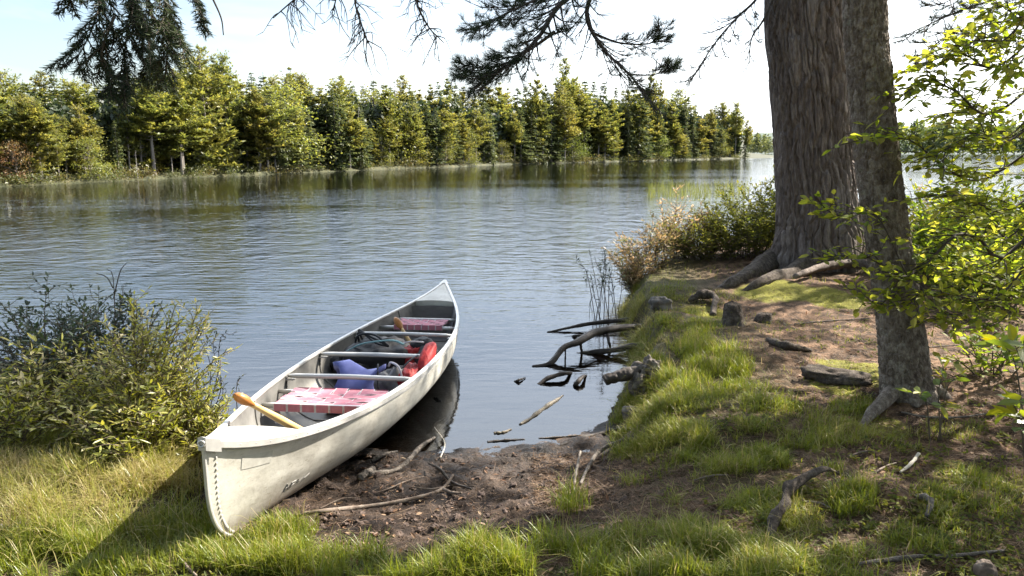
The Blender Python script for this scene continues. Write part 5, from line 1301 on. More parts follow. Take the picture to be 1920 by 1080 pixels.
# leafy sapling reaching in from the right
sb = np.array([3.25, 4.55, 0.0]); sb[2] = float(Hq(sb[0], sb[1]))
root = empty('leafy_sapling', sb, 'leafy sapling with lime green leaves reaching across the grey tree from right', 'sapling'); sg_, lg = Geo(), Geo(); r_ = np.random.default_rng(27)
S = lambda px, py, Y: at(px, py, Y) - sb
stemline = spline([(0, 0, -.05), (.05, .0, .9), (.0, -.05, 1.8), (-.05, 0, 2.6), (-.1, .05, 3.3)], 30); add_tube(sg_, stemline, np.linspace(.026, .008, 30), 7)
stem2 = spline([(.35, .5, -.05), (.4, .5, 1.0), (.25, .35, 2.0), (.2, .3, 3.0)], 30); add_tube(sg_, stem2, np.linspace(.022, .008, 30), 7)
def stem_at(z, st=stemline): return np.array([np.interp(z, st[:, 2], st[:, a]) for a in range(3)])
limbs = [([stem_at(1.35), S(1890, 480, 4.5), S(1835, 447, 4.4), S(1790, 442, 4.35), S(1740, 492, 4.3), S(1695, 520, 4.25), S(1620, 480, 4.2), S(1540, 490, 4.15)], 26, .20, .012),
         ([S(1700, 515, 4.25), S(1640, 400, 4.2), S(1575, 405, 4.15), S(1535, 382, 4.15)], 11, .14, .005),
         ([S(1690, 520, 4.25), S(1650, 570, 4.2), S(1600, 535, 4.2)], 8, .12, .005),
         ([stem_at(1.7), S(1860, 330, 4.4), S(1780, 320, 4.3), S(1700, 260, 4.2), S(1590, 265, 4.1)], 20, .22, .008),
         ([stem_at(2.1), S(1870, 210, 4.4), S(1790, 170, 4.3), S(1740, 150, 4.3), S(1695, 175, 4.2)], 18, .24, .009),
         ([stem_at(2.4), S(1880, 120, 4.4), S(1800, 100, 4.3), S(1720, 125, 4.3)], 16, .24, .008),
         ([stem_at(2.7), S(1900, 60, 4.5), S(1850, 70, 4.4), S(1790, 90, 4.4)], 14, .26, .008),
         ([stem_at(1.9), S(1900, 260, 4.3), S(1830, 250, 4.2), S(1745, 300, 4.1)], 18, .25, .008),
         ([stem_at(1.5), S(1900, 390, 4.2), S(1830, 380, 4.1), S(1760, 360, 4.0)], 18, .24, .007),
         ([stem_at(1.2), S(1890, 540, 4.4), S(1830, 560, 4.3), S(1740, 545, 4.2), S(1700, 575, 4.15)], 20, .20, .008),
         ([stem_at(1.1), S(1880, 600, 4.4), S(1800, 590, 4.3), S(1750, 600, 4.25)], 14, .16, .006),
         ([stem_at(2.9), S(1930, 20, 4.6), S(1880, 10, 4.6), S(1840, 30, 4.6)], 12, .24, .007),
         ([stem_at(1.55, stem2), S(1900, 440, 5.0), S(1850, 400, 5.0), S(1790, 410, 4.95)], 18, .26, .007),
         ([stem_at(2.2, stem2), S(1900, 250, 5.1), S(1840, 200, 5.1), S(1770, 220, 5.1)], 18, .28, .007),
         ([stem_at(1.25, stem2), S(1900, 520, 5.1), S(1840, 490, 5.1), S(1780, 510, 5.1)], 16, .24, .007),
         ([stem_at(2.7, stem2), S(1910, 120, 5.1), S(1860, 90, 5.1)], 14, .28, .007)]
for P_, tw, tl, r0 in limbs: leafy_branch(sg_, lg, P_, r0, r_, int(tw * 2.4), tl * 1.12, .063, .041, .038, .12, -.05, .6)
sg_.build('stems', M['twig'], root, True); lg.build('foliage', M['lime_leaf'], root)

# big-leaved plant low at the right edge
def broad_plant(label, base_px, stems, L_, W_, seed):
    bp_ = gp(*base_px); root = empty('broadleaf_plant', bp_, label, 'plant'); sg_, lg = Geo(), Geo(); r = np.random.default_rng(seed)
    for P_ in stems:
        q = [at(a, c, y) - bp_ for a, c, y in P_]; q[0][2] = float(Hq(q[0][0] + bp_[0], q[0][1] + bp_[1])) - bp_[2] - .01
        leafy_branch(sg_, lg, q, .005, r, 3, .09, L_, W_, .07, .4, -.1, .5, .2)
    sg_.build('stems', M['stem'], root); lg.build('foliage', M['broad_leaf'], root)
broad_plant('broad leaved green plant at the foot of grey tree on its right', (1770, 775), [[(1765, 770, 3.9), (1775, 730, 3.9), (1800, 705, 3.85)], [(1750, 770, 3.9), (1735, 750, 3.85), (1705, 735, 3.8)], [(1770, 775, 3.9), (1760, 740, 3.9), (1770, 690, 3.9)]], .085, .048, 61)
broad_plant('tall broad leaved plant with a yellowing leaf at the right edge', (1925, 880), [[(1930, 890, 3.1), (1915, 800, 3.05), (1890, 740, 3.0)], [(1945, 880, 3.1), (1925, 720, 3.1), (1900, 640, 3.1)], [(1950, 900, 3.0), (1940, 820, 2.95), (1905, 780, 2.9)], [(1940, 860, 3.3), (1905, 690, 3.3), (1870, 640, 3.3)]], .11, .065, 62)
shrub('shrub', 'low leafy green shrub on the litter in front of right edge', gp(1860, 700), .34, .30, 12, .06, .034, (M['lime_leaf'], M['stem']), 63, 4, .14, .05, tone=.35)

# reeds standing in the lake
r_ = np.random.default_rng(5); n = 800; px = r_.uniform(1215, 1405, n); py = 372 - 26 * r_.uniform(0, 1, n) ** 1.2
P_ = np.array([on_plane(a, b) for a, b in zip(px, py)]); P_[:, 2] = -.05
g = Geo(); scatter(g, P_, r_.normal(0, .12, (n, 3)) + [0, 0, 1], r_.normal(0, 1, (n, 3)) * [1, 1, 0.1], r_.uniform(.2, .5, n), .02, T_NEEDLE, r_.uniform(0, 1, n))
tag(g.build('reeds', M['reed']), 'pale green reeds standing in the lake beyond the bank shrubs', 'reeds', None, 'stuff')
# scattered thin stalks in the water near the bank
g = Geo(); n = 22; px = r_.uniform(1090, 1160, n); py = r_.uniform(500, 600, n); P_ = np.array([on_plane(a, b) for a, b in zip(px, py)]); P_[:, 2] = -.05
scatter(g, P_, r_.normal(0, .2, (n, 3)) + [0, 0, 1], r_.normal(0, 1, (n, 3)) * [1, 1, .1], r_.uniform(.15, .45, n), .008, T_NEEDLE, r_.uniform(0, .4, n))
tag(g.build('water_stalks', M['twig_leaf']), 'thin dark stalks standing in the water along the bank edge', 'reeds', None, 'stuff')
# ------------------------------------------------------------------ grass, litter, sticks, roots and stones
def blades(g, C, L_, W_, lean, tint, r):
    n = len(C); az = r.uniform(0, 6.28, n); D = np.stack([np.cos(az), np.sin(az), 0 * az], -1); S = np.stack([-np.sin(az), np.cos(az), 0 * az], -1)
    bend = np.abs(r.normal(lean, lean * .6, n))[:, None]; up = np.array([0, 0, 1.0]); L_ = L_[:, None]; W_ = W_[:, None]
    rows = []
    for t, w in ((0, 1), (.4, .95), (.75, .65)):
        c = C + up * L_ * t * (1 - .35 * bend * t) + D * L_ * bend * t ** 1.8
        rows += [c - S * W_ * w * .5, c + S * W_ * w * .5]
    rows.append(C + up * L_ * (1 - .42 * bend) + D * L_ * bend)
    V = np.stack(rows, 1).reshape(-1, 3); b = np.arange(n)[:, None] * 7
    g.add(V, np.concatenate([b + [[0, 1, 3, 2]], b + [[2, 3, 5, 4]]]), np.concatenate([tint, tint]))
    F3 = b + [[4, 5, 6]]; g.f.append((F3 + (g.n - len(V)), tint.copy(), np.zeros(n, int)))
gr = np.random.default_rng(99); g = Geo()
# (cx, cy, rx, ry, count, blade length, dryness 0..1, lean) patches of the bank where the photo has grass
PATCH = [(110, 930, 190, 90, 9000, .13, .62, .8), (60, 850, 110, 50, 3500, .12, .55, .8), (90, 1050, 130, 50, 6500, .085, .12, .5), (270, 900, 120, 60, 4500, .11, .45, .7), (230, 1040, 150, 60, 5000, .08, .2, .6), (340, 990, 70, 60, 2500, .07, .25, .6),
         (470, 1035, 120, 45, 5500, .085, .10, .5), (540, 1010, 60, 30, 1500, .08, .12, .5), (640, 1072, 160, 32, 5000, .10, .18, .5), (830, 1075, 140, 34, 4500, .12, .15, .5), (900, 1050, 50, 22, 900, .13, .12, .5), (1030, 1062, 120, 34, 3800, .12, .12, .5), (1210, 1050, 130, 50, 4500, .10, .15, .6), (1390, 1060, 120, 40, 3500, .09, .15, .6),
         (1270, 1000, 90, 40, 2500, .09, .35, .8), (1330, 930, 90, 40, 2200, .07, .4, .8), (1075, 948, 38, 18, 500, .11, .08, .5),
         (1310, 690, 95, 52, 7000, .12, .10, .5), (1240, 740, 70, 40, 3000, .09, .25, .7), (1400, 760, 110, 40, 4200, .08, .2, .7), (1260, 800, 100, 50, 4500, .09, .3, .7), (1230, 850, 80, 50, 3500, .09, .2, .6), (1380, 850, 110, 40, 4000, .085, .3, .7), (1480, 830, 90, 40, 2600, .08, .2, .7), (1520, 870, 60, 30, 1500, .10, .15, .6), (1580, 800, 70, 40, 2000, .06, .3, .7),
         (1215, 620, 55, 40, 2200, .07, .45, .8), (1290, 610, 60, 26, 2200, .06, .25, .6), (1230, 545, 70, 26, 2000, .06, .1, .6), (1168, 550, 32, 60, 3000, .15, .45, 1.1), (1160, 620, 25, 40, 1500, .13, .4, 1.1), (1186, 600, 28, 40, 2200, .15, .4, 1.2), (1196, 670, 26, 45, 2200, .14, .35, 1.2), (1200, 770, 40, 30, 1500, .10, .3, .9), (1330, 560, 60, 16, 700, .05, .3, .7), (1200, 690, 40, 40, 1300, .10, .4, .8), (1170, 800, 26, 40, 1300, .09, .2, .6), (1185, 870, 40, 40, 1400, .09, .35, .7),
         (1610, 945, 55, 32, 1500, .10, .08, .5), (1480, 985, 60, 40, 1400, .06, .3, .7), (1440, 950, 60, 30, 900, .08, .3, .7), (1830, 930, 110, 50, 3800, .05, .15, .5), (1760, 1000, 120, 40, 2500, .05, .2, .5), (1550, 1060, 130, 30, 2200, .06, .2, .6), (1340, 900, 60, 30, 900, .09, .6, .9), (1450, 1040, 60, 30, 1200, .07, .3, .7), (1600, 770, 50, 30, 1300, .05, .35, .6), (1700, 830, 50, 20, 500, .05, .3, .7), (1790, 800, 60, 30, 700, .05, .3, .7)]
for cx, cy, rx, ry, n, bl, dry, lean in PATCH:
    n = int(n * 1.5) if cx > 1100 else n
    a = gr.uniform(0, 6.28, n); q = np.sqrt(gr.uniform(0, 1, n)) * (1 + .12 * gr.normal(0, 1, n))
    px = cx + rx * q * np.cos(a); py = cy + ry * q * np.sin(a)
    P_ = ground(px, np.clip(py, 420, 1180))
    clump = fbm(P_[:, 0] * 7, P_[:, 1] * 7, 0, 3, 71)
    ok = (land_dist(P_[:, 0], P_[:, 1]) > -.02) & (clump > gr.uniform(.34, .60, n)) & (P_[:, 2] > -.02)
    # no blade grows through the hull
    lc = (P_[:, :2] - BOW) @ np.array([[cdir[0], -cdir[1]], [cdir[1], cdir[0]]]); inside = (lc[:, 0] > .1) & (np.abs(lc[:, 1]) < np.interp(np.clip(lc[:, 0] / CL, 0, 1), np.linspace(0, 1, 60), beam(np.linspace(0, 1, 60))) * .85)
    ok &= ~inside
    P_ = P_[ok]; clump = clump[ok]; m_ = len(P_)
    dr = np.clip((dry + (.06 if cx > 1100 else 0)) * 1.9 * fbm(P_[:, 0] * 3, P_[:, 1] * 3, 0, 3, 72) + gr.normal(0, .13, m_), 0, 1)
    L_ = bl * (.72 if cx > 1100 else 1.0) * gr.uniform(.4, 1.35, m_) * (.45 + 1.15 * clump)
    tall = gr.uniform(0, 1, m_) < .035; L_ = np.where(tall, np.minimum(L_ * 1.7, .2), L_); dr = np.where(tall, np.maximum(dr, .75), dr)
    blades(g, P_ - [0, 0, .006], L_, gr.uniform(.0018, .0036, m_), lean, np.clip(.15 + .85 * dr + gr.normal(0, .1, m_), 0, 1), gr)
# thin grass on the rest of the bank, also outside the picture
n = 9000; X_ = np.concatenate([gr.uniform(-7, -2.0, n), gr.uniform(.8, 7, n), gr.uniform(-3, 3, n)]); Y_ = np.concatenate([gr.uniform(.5, 6.5, n), gr.uniform(1.5, 11, n), gr.uniform(.3, 2.7, n)])
ok = (land_dist(X_, Y_) > .03) & (mud_amount(X_, Y_) < .2) & (fbm(X_ * 1.5, Y_ * 1.5, 0, 3, 73) > .5); X_, Y_ = X_[ok], Y_[ok]; m_ = len(X_)
blades(g, np.stack([X_, Y_, Hq(X_, Y_) - .005], -1), gr.uniform(.03, .09, m_), gr.uniform(.0025, .004, m_), .7, np.clip(gr.normal(.35, .25, m_), 0, 1), gr)
tag(g.build('grass', M['grass']), 'green and dry yellow grass growing over the bank', 'grass', None, 'stuff')

# small weeds among the grass
g = Geo(); n = 5200; px = gr.uniform(0, 1920, n); py = gr.uniform(560, 1100, n); P_ = ground(px, py, .004); ok = (land_dist(P_[:, 0], P_[:, 1]) > .04) & (mud_amount(P_[:, 0], P_[:, 1]) < .15) & (fbm(P_[:, 0] * 2.2 + 3, P_[:, 1] * 2.2, 0, 3, 78) > .52); P_ = P_[ok]; n = len(P_)
k = 5; C = np.repeat(P_, k, 0) + gr.normal(0, .012, (n * k, 3)) * [1, 1, .2] + [0, 0, .012]
scatter(g, C, gr.normal(0, 1, (n * k, 3)) * [1, 1, .3] + [0, 0, .25], gr.normal(0, .4, (n * k, 3)) + [0, 0, 1], gr.uniform(.014, .034, n * k), gr.uniform(.008, .018, n * k), T_LEAF, gr.uniform(0, .9, n * k))
tag(g.build('weeds', M['shrub_green']), 'small low weeds growing among the grass and litter', 'weeds', None, 'stuff')

# needle litter: thin straws lying about
g = Geo(); n = 64000
px = np.concatenate([gr.uniform(1250, 1920, n // 2), gr.uniform(1000, 1300, n // 4), gr.uniform(0, 1920, n // 4)]); py = np.concatenate([gr.uniform(540, 1080, n // 2), gr.uniform(850, 1060, n // 4), gr.uniform(780, 1120, n // 4)])
P_ = ground(px, py, .004); ok = land_dist(P_[:, 0], P_[:, 1]) > .02; P_ = P_[ok]; n = len(P_)
D_ = gr.normal(0, 1, (n, 3)) * [1, 1, .16]; scatter(g, P_, D_, gr.normal(0, .5, (n, 3)) + [0, 0, 1], gr.uniform(.02, .075, n), gr.uniform(.0014, .0032, n), T_NEEDLE, gr.uniform(0, 1, n) ** 1.3)
tag(g.build('needle_litter', M['litter']), 'brown needle litter and straw strewn over the bank', 'litter', None, 'stuff')
g = Geo(); n = 1500; px = gr.uniform(600, 1920, n); py = gr.uniform(560, 1080, n); P_ = ground(px, py, .006); ok = land_dist(P_[:, 0], P_[:, 1]) > .05; P_ = P_[ok]; n = len(P_)
scatter(g, P_, gr.normal(0, 1, (n, 3)) * [1, 1, .25], gr.normal(0, .4, (n, 3)) + [0, 0, 1], gr.uniform(.015, .04, n), gr.uniform(.008, .02, n), T_LEAF, gr.uniform(0, 1, n) ** 2)
tag(g.build('fallen_leaves', M['dead_leaf']), 'small brown fallen leaves scattered over the bank', 'leaves', None, 'stuff')
# mud crumbs
g = Geo(); n = 900; px = gr.uniform(560, 1180, n); py = gr.uniform(850, 1040, n); P_ = ground(px, py, .0); ok = mud_amount(P_[:, 0], P_[:, 1]) > .5; P_ = P_[ok]
for p in P_[:500]: lump(g, p - [0, 0, .004], np.array([1, 1, .6]) * gr.uniform(.006, .020) * gr.uniform(.6, 1.4, 3), int(gr.integers(1, 99)), .9, (10, 7), rz(gr.uniform(0, 6)), 2.5)
M['mudclod'] = rough_mat('mud_clods', [(.045, .03, .024), (.13, .09, .07)], (40, 40, 40), .6, 120, dist=.003)
tag(g.build('mud_crumbs', M['mudclod']), 'crumbs of dark mud beside the canoe', 'mud', None, 'stuff')

def stick(label, px_pts, rad, mat='stick', name='stick', cat='stick', n=24, lift=.012, forks=(), z=None, lump_=.30, seed=3, group=None):
    """a branch lying on the ground (or at height z over the water) along photo points (x, y, extra lift)"""
    def Pt(q):
        l = q[2] if len(q) > 2 else 0
        return on_plane(q[0], q[1], z + l) if z is not None else gp(q[0], q[1], lift + l)
    base = Pt(px_pts[0]); root = empty(name, base, label, cat, group) if forks else None
    def mk(pts, rad_, nm, parent):
        pp_ = [Pt(q) - base for q in pts]; gg = root_tube(nm, pp_, rad_, None, None, 8, lump_, seed + len(pts)); return gg.build(nm, M[mat], parent, True)
    if root is None:
        o = mk(px_pts, rad, name, None); o.location = base; tag(o, label, cat, group); return o
    mk(px_pts, rad, 'limb', root)
    for pts, rr in forks: mk(pts, rr, 'twig', root)
    return root
stick('long curved branch lying on the mud from grass to the middle', [(552, 972), (600, 963), (665, 955), (740, 946), (795, 933), (830, 920), (850, 904, .03)], [0.0088, 0.0104, 0.0112, 0.0104, 0.0096, 0.0080, 0.0056], forks=[([(832, 921), (848, 928), (866, 932, .01)], [0.0080, 0.0072, 0.0048])])
stick('short dark stick on the mud right of the long branch fork', [(805, 882, .03), (825, 893, .03), (848, 908), (884, 921)], [0.0064, 0.0088, 0.0080, 0.0056], 'wetwood')
stick('grey driftwood branch along the hull ending at waterline', [(692, 893), (745, 884), (770, 862), (790, 845, .02), (815, 832, .03)], [0.0136, 0.0152, 0.0144, 0.0128, 0.0096], 'root', forks=[([(697, 868), (722, 855), (745, 848)], [0.0096, 0.0096, 0.0064])])
stick('weathered stub lying against the hull on mud', [(672, 902), (684, 893), (700, 885, .01)], [0.0176, 0.0192, 0.0160], 'root')
stick('dark wet driftwood piece pointing at the water beside hull', [(818, 826, .02), (836, 818, .03), (858, 812, .03), (885, 808, .03)], [0.0128, 0.0144, 0.0128, 0.0072], 'wetwood', forks=[([(822, 822, .03), (836, 806, .04), (854, 794, .06)], [0.0096, 0.0088, 0.0048]), ([(806, 834), (815, 812, .05), (836, 800, .06)], [0.0080, 0.0072, 0.0040])])
stick('bent twig standing in the driftwood at the waterline', [(826, 862), (834, 845, .04), (815, 828, .09)], [0.0032, 0.0032, 0.0016], 'pale_stick')
stick('thin pale straw stick left of the long branch', [(705, 928), (730, 920), (762, 906), (795, 897)], [0.0040, 0.0040, 0.0040, 0.0024])
stick('thin pale straw stick crossing under the dark short stick', [(770, 917), (810, 920), (850, 914), (890, 916)], [0.0032, 0.0040, 0.0040, 0.0024])
stick('thin forked twig beside the grassy end of long branch', [(600, 958), (640, 940), (668, 938)], [0.0040, 0.0040, 0.0024])
stick('grey curved branch rising from the mud to the grassy bank', [(1088, 912), (1100, 886), (1118, 862, .02), (1140, 846, .02), (1168, 835, .02)], [0.0064, 0.0104, 0.0120, 0.0128, 0.0104], 'root')
stick('short upright grey stick left of the curved bank branch', [(1076, 926), (1079, 900, .02), (1088, 865, .05)], [0.0056, 0.0088, 0.0064], 'root')
stick('white bleached stick on the needle litter at right', [(1688, 893, .01), (1706, 880, .015), (1722, 862, .02)], [0.0048, 0.0080, 0.0072], 'pale_stick')
stick('long thin twig on the litter right of the grey tree', [(1690, 776), (1740, 786), (1800, 786), (1870, 776)], [0.0048, 0.0064, 0.0064, 0.0032], 'root')
stick('slender brown stick across the lower right corner shade', [(1610, 1062), (1700, 1052), (1790, 1048), (1885, 1038)], [0.0080, 0.0104, 0.0096, 0.0056], 'root')
stick('thin twig lying on the litter left of the grey trunk', [(1490, 610), (1560, 604), (1632, 599)], [0.0056, 0.0064, 0.0032], 'root')
stick('curved brown twig in the canoe shadow at bottom left', [(340, 990), (333, 1030), (346, 1062), (368, 1085)], [0.0040, 0.0056, 0.0064, 0.0056])
stick('thin dark branch slanting through the shrubs at left edge', [(-20, 720, .25), (50, 760, .2), (100, 800, .12), (150, 838, .02)], [0.0096, 0.0096, 0.0080, 0.0056], 'twig')
stick('broken grey log piece in the lower left corner', [(-30, 1002), (30, 996), (85, 985)], [0.0224, 0.0256, 0.0176], 'root')
stick('rotten wood strip below the corner log piece', [(-30, 1040), (20, 1032), (52, 1022)], [0.0128, 0.0160, 0.0096], 'root')
stick('thin twig on the litter at far right under the sapling', [(1660, 668), (1730, 655), (1800, 650)], [0.0048, 0.0056, 0.0032], 'root')
for i, (a, b, c, d, lab) in enumerate([(1300, 905, 1365, 895, 'straw coloured stick in dry grass right of the mud'), (1075, 1000, 1140, 985, 'dull stick half buried in the shaded mud'), (1500, 945, 1560, 958, 'small crooked twig beside the mossy root arch'), (1640, 890, 1680, 872, 'small twig left of the white bleached stick'), (1590, 860, 1640, 850, 'thin straw twig above the small tuft')]):
    stick(lab, [(a, b), ((a + c) / 2 + 4, (b + d) / 2 - 4), (c, d)], [0.0040, 0.0048, 0.0024])

# driftwood in the water
stick('big dark fallen limb curving from the bank into water', [(1206, 612, .14), (1168, 616, .14), (1120, 622, .15), (1085, 640, .13), (1058, 652, .10), (1040, 672, .04), (1028, 684, .0), (998, 688, -.005)], [0.0340, 0.0374, 0.0340, 0.0306, 0.0245, 0.0218, 0.0136], 'wetwood', 'fallen_limb', 'driftwood', z=.0, forks=[([(1088, 640, .12), (1090, 655, .05), (1091, 662, -.05)], [0.0150, 0.0122, 0.0102]), ([(1138, 622, .13), (1142, 642, .06), (1145, 655, -.02)], [0.0150, 0.0136, 0.0102]), ([(1060, 655, .09), (1060, 664, .02), (1060, 668, -.04)], [0.0082, 0.0068, 0.0054])])
stick('dark straight log reaching from the bank above the fallen limb', [(1196, 597, .10), (1150, 602, .08), (1110, 606, .06), (1070, 614, .03), (1026, 623, .0)], [0.0286, 0.0245, 0.0177, 0.0082], 'wetwood', 'driftwood_log', 'driftwood', z=.0)
stick('dark low log running under the bank below fallen limb', [(1215, 645, .12), (1190, 648, .10), (1150, 656, .05), (1100, 662, .0), (1060, 668, -.03)], [0.0340, 0.0286, 0.0238, 0.0136], 'wetwood', 'driftwood_log', 'driftwood', z=.0)
stick('small dark twig rising behind the fallen limb', [(1070, 632, -.03), (1078, 630, .012), (1092, 629, .012), (1098, 631, -.03)], [0.0122, 0.0136, 0.0122, 0.0068], 'wetwood', 'driftwood_piece', 'driftwood', z=.0)
stick('arched dark branch in the water left of the stubby log', [(1004, 728, -.03), (1022, 712, .02), (1045, 703, .04), (1062, 700, .035), (1074, 699, -.03)], [0.0150, 0.0184, 0.0190, 0.0170, 0.0122], 'wetwood', 'driftwood_piece', 'driftwood', z=.0)
stick('short dark stump of branch standing from the water', [(1076, 729, -.04), (1082, 718, .02), (1092, 707, .04), (1099, 704, .0)], [0.0150, 0.0204, 0.0177, 0.0082], 'wetwood', 'driftwood_piece', 'driftwood', z=.0)
stick('small dark tip of wood left of the arched branch', [(962, 719, -.02), (972, 713, .012), (985, 708, .006)], [0.0102, 0.0116, 0.0041], 'wetwood', 'driftwood_piece', 'driftwood', z=.0)
stick('pale floating strip of bark and needles', [(975, 796), (998, 782), (1018, 767), (1040, 752), (1056, 741)], [0.0082, 0.0136, 0.0163, 0.0136, 0.0041], 'floatwood', 'floating_bark', 'driftwood', z=.002, lump_=.5)
stick('short floating scrap between bark strip and mud', [(926, 812), (942, 811), (958, 805)], [0.0082, 0.0095, 0.0054], 'floatwood', 'floating_bark', 'driftwood', z=.002, lump_=.5)
stick('flat dark floating scrap nearest the mud', [(914, 829), (945, 826), (984, 824)], [0.0068, 0.0095, 0.0054], 'wetwood', 'floating_bark', 'driftwood', z=.0, lump_=.4)
stick('dark wet debris at the waterline beside the bank', [(1042, 838, .0), (1085, 824, .01), (1120, 815, .015), (1158, 806, .03)], [0.0102, 0.0150, 0.0163, 0.0136], 'wetwood', 'driftwood_piece', 'driftwood', z=.0, lump_=.5)
stick('thin grey stick along the waterline in front of bank debris', [(1010, 822, .0), (1070, 818, .01), (1150, 812, .02)], [0.0041, 0.0068, 0.0054], 'root', 'driftwood_piece', 'driftwood', z=.0)
root = empty('driftwood_stump', gp(1216, 712), 'grey driftwood stump on the bank edge with a log pointing to the water', 'driftwood'); b = np.array(root.location)
g = Geo(); lump(g, (0, .03, .05), (.085, .085, .10), 5, .7, (44, 32), rxyz(.2, .35, .3), 2.0, .8); lump(g, (-.07, -.03, -.03), (.06, .08, .10), 8, .7, (34, 24), None, 2.4); g.build('stump', M['root'], root, True)
pts = [np.array([-.07, .0, .055]), at(1165, 704, b[1] - .02) - b, at(1134, 713, b[1] - .04) - b]
root_tube('log', pts, [.045, .040, .036], None, None, 12, .15, 7).build('log', M['wetwood'], root, True)

def stone(label, px, py, r, seed, name='stone', cat='stone', mat='rock', amp=.35, sink=.3, rot=0.0):
    p = gp(px, py); g = Geo(); lump(g, (0, 0, r[2] * (1 - sink)), r, seed, amp, (34, 24), rz(rot), 1.7, .85); o = g.build(name, M[mat], None, True); o.location = p; return tag(o, label, cat)
stone('grey stone in the grass left of the curved mossy root', 1240, 580, (.10, .08, .07), 3, amp=.6)
stone('small stone in the grassy bank edge below driftwood stump', 1182, 785, (.055, .05, .05), 4)
stone('flat grey stone slab with moss at the left of grey trunk', 1565, 712, (.20, .12, .055), 7, amp=.6, rot=-.5, sink=.6, mat='bark_root')
stone('pale cut stub of wood at the bottom right corner', 1846, 1084, (.035, .035, .04), 15, 'wood_stub', 'stump', 'stick', .4)
# root knobs and arches of the bank
def stump(label, px, py, hgt, rad, seed, lean=(0, 0)):
    p = gp(px, py); ax = [(0, 0, -.06), (lean[0] * .3, lean[1] * .3, hgt * .35), (lean[0] * .7, lean[1] * .7, hgt * .75), (lean[0], lean[1], hgt)]
    V, F = trunk_geo(ax, [rad * 1.7, rad * 1.15, rad, rad * .95, rad * .8, rad * .02], 60, 50, .012, 3.0, 5.0, seed, [(math.pi * 1.2, .5, .05, .1), (.3, .4, .06, .1), (math.pi * 1.7, .4, .05, .1)], jitter=.02)
    g = Geo(); g.add(V, F); o = g.build('stump', M['bark_root'], None, True); o.location = p; return tag(o, label, 'stump')
stump('upright grey root stump in the mossy mound beside curved root', 1374, 608, .20, .075, 21, (-.01, .02))
stump('low dark root stump right of the upright grey one', 1428, 603, .08, .06, 23, (.03, .02))
stick('curved grey root arching down beside the upright stump', [(1292, 568, .02), (1318, 564, .05), (1340, 570, .05), (1338, 592, -.01)], [.03, .040, .036, .028], 'bark_root', 'root', 'root', lump_=.6)
stick('grey root arch with moss in the lower right grass', [(1575, 892, .0), (1540, 905, .05), (1500, 924, .045), (1478, 938, .05), (1470, 958, .04), (1455, 980, .02), (1446, 1012, -.03)], [.010, .015, .019, .024, .021, .023, .013], 'bark_root', 'root', 'root', lump_=.85)
stick('dark fallen log behind the grey trunk at the pine roots', [(1490, 530, .06), (1540, 518, .09), (1600, 512, .10), (1680, 514, .06)], [.03, .045, .055, .05], 'bark_pine', 'fallen_log', 'log', lump_=.2)
stick('knotted root across the litter left of the slab', [(1440, 640, .0), (1470, 655, .02), (1520, 660, .0)], [.02, .03, .015], 'bark_root', 'root', 'root', lump_=.4)
stick('low root in the shaded litter at lower right', [(1720, 935, .0), (1742, 950, .02), (1738, 975, .0)], [.010, .014, .008], 'root', 'root', 'root', lump_=.5)
# ------------------------------------------------------------------ light, sky and camera
SUN_AZ, SUN_EL = 57.0, 40.0
world = bpy.data.worlds.new('World'); scene.world = world; world.use_nodes = True
nt = world.node_tree; nt.nodes.clear(); L = nt.links
out = nt.nodes.new('ShaderNodeOutputWorld'); bg = nt.nodes.new('ShaderNodeBackground'); L.new(bg.outputs[0], out.inputs['Surface'])
sky = nt.nodes.new('ShaderNodeTexSky'); sky.sky_type = 'NISHITA'; sky.sun_disc = False
sky.sun_elevation = R(SUN_EL); sky.sun_rotation = R(SUN_AZ); sky.air_density = 1.0; sky.dust_density = 2.0; sky.ozone_density = 1.0
tc = nt.nodes.new('ShaderNodeTexCoord'); mp = nt.nodes.new('ShaderNodeMapping'); mp.inputs['Scale'].default_value = (1.2, 1.2, 5.5); L.new(tc.outputs['Generated'], mp.inputs['Vector'])
cn = nt.nodes.new('ShaderNodeTexNoise'); cn.inputs['Scale'].default_value = 2.2; cn.inputs['Detail'].default_value = 6; cn.inputs['Distortion'].default_value = .6; L.new(mp.outputs[0], cn.inputs['Vector'])
cr = nt.nodes.new('ShaderNodeMapRange'); cr.inputs[1].default_value = .47; cr.inputs[2].default_value = .75; cr.inputs[3].default_value = 0; cr.inputs[4].default_value = .3; L.new(cn.outputs['Fac'], cr.inputs[0])
cm = nt.nodes.new('ShaderNodeMix'); cm.data_type = 'RGBA'; cm.inputs[7].default_value = (8.5, 8.7, 9.0, 1); L.new(cr.outputs[0], cm.inputs[0]); sz = nt.nodes.new('ShaderNodeSeparateXYZ'); L.new(tc.outputs['Generated'], sz.inputs[0])
hz_ = nt.nodes.new('ShaderNodeMapRange'); hz_.interpolation_type = 'SMOOTHSTEP'; hz_.inputs[1].default_value = 0; hz_.inputs[2].default_value = .20; hz_.inputs[3].default_value = 1.0; hz_.inputs[4].default_value = .3; L.new(sz.outputs['Z'], hz_.inputs[0])
dt = nt.nodes.new('ShaderNodeVectorMath'); dt.operation = 'DOT_PRODUCT'; dt.inputs[1].default_value = (math.sin(R(SUN_AZ)), math.cos(R(SUN_AZ)), 0); L.new(tc.outputs['Generated'], dt.inputs[0])
az_ = nt.nodes.new('ShaderNodeMapRange'); az_.interpolation_type = 'SMOOTHSTEP'; az_.inputs[1].default_value = .1; az_.inputs[2].default_value = .9; az_.inputs[3].default_value = .03; az_.inputs[4].default_value = .85; L.new(dt.outputs['Value'], az_.inputs[0])
hf = nt.nodes.new('ShaderNodeMath'); hf.operation = 'MULTIPLY'; L.new(hz_.outputs[0], hf.inputs[0]); L.new(az_.outputs[0], hf.inputs[1])
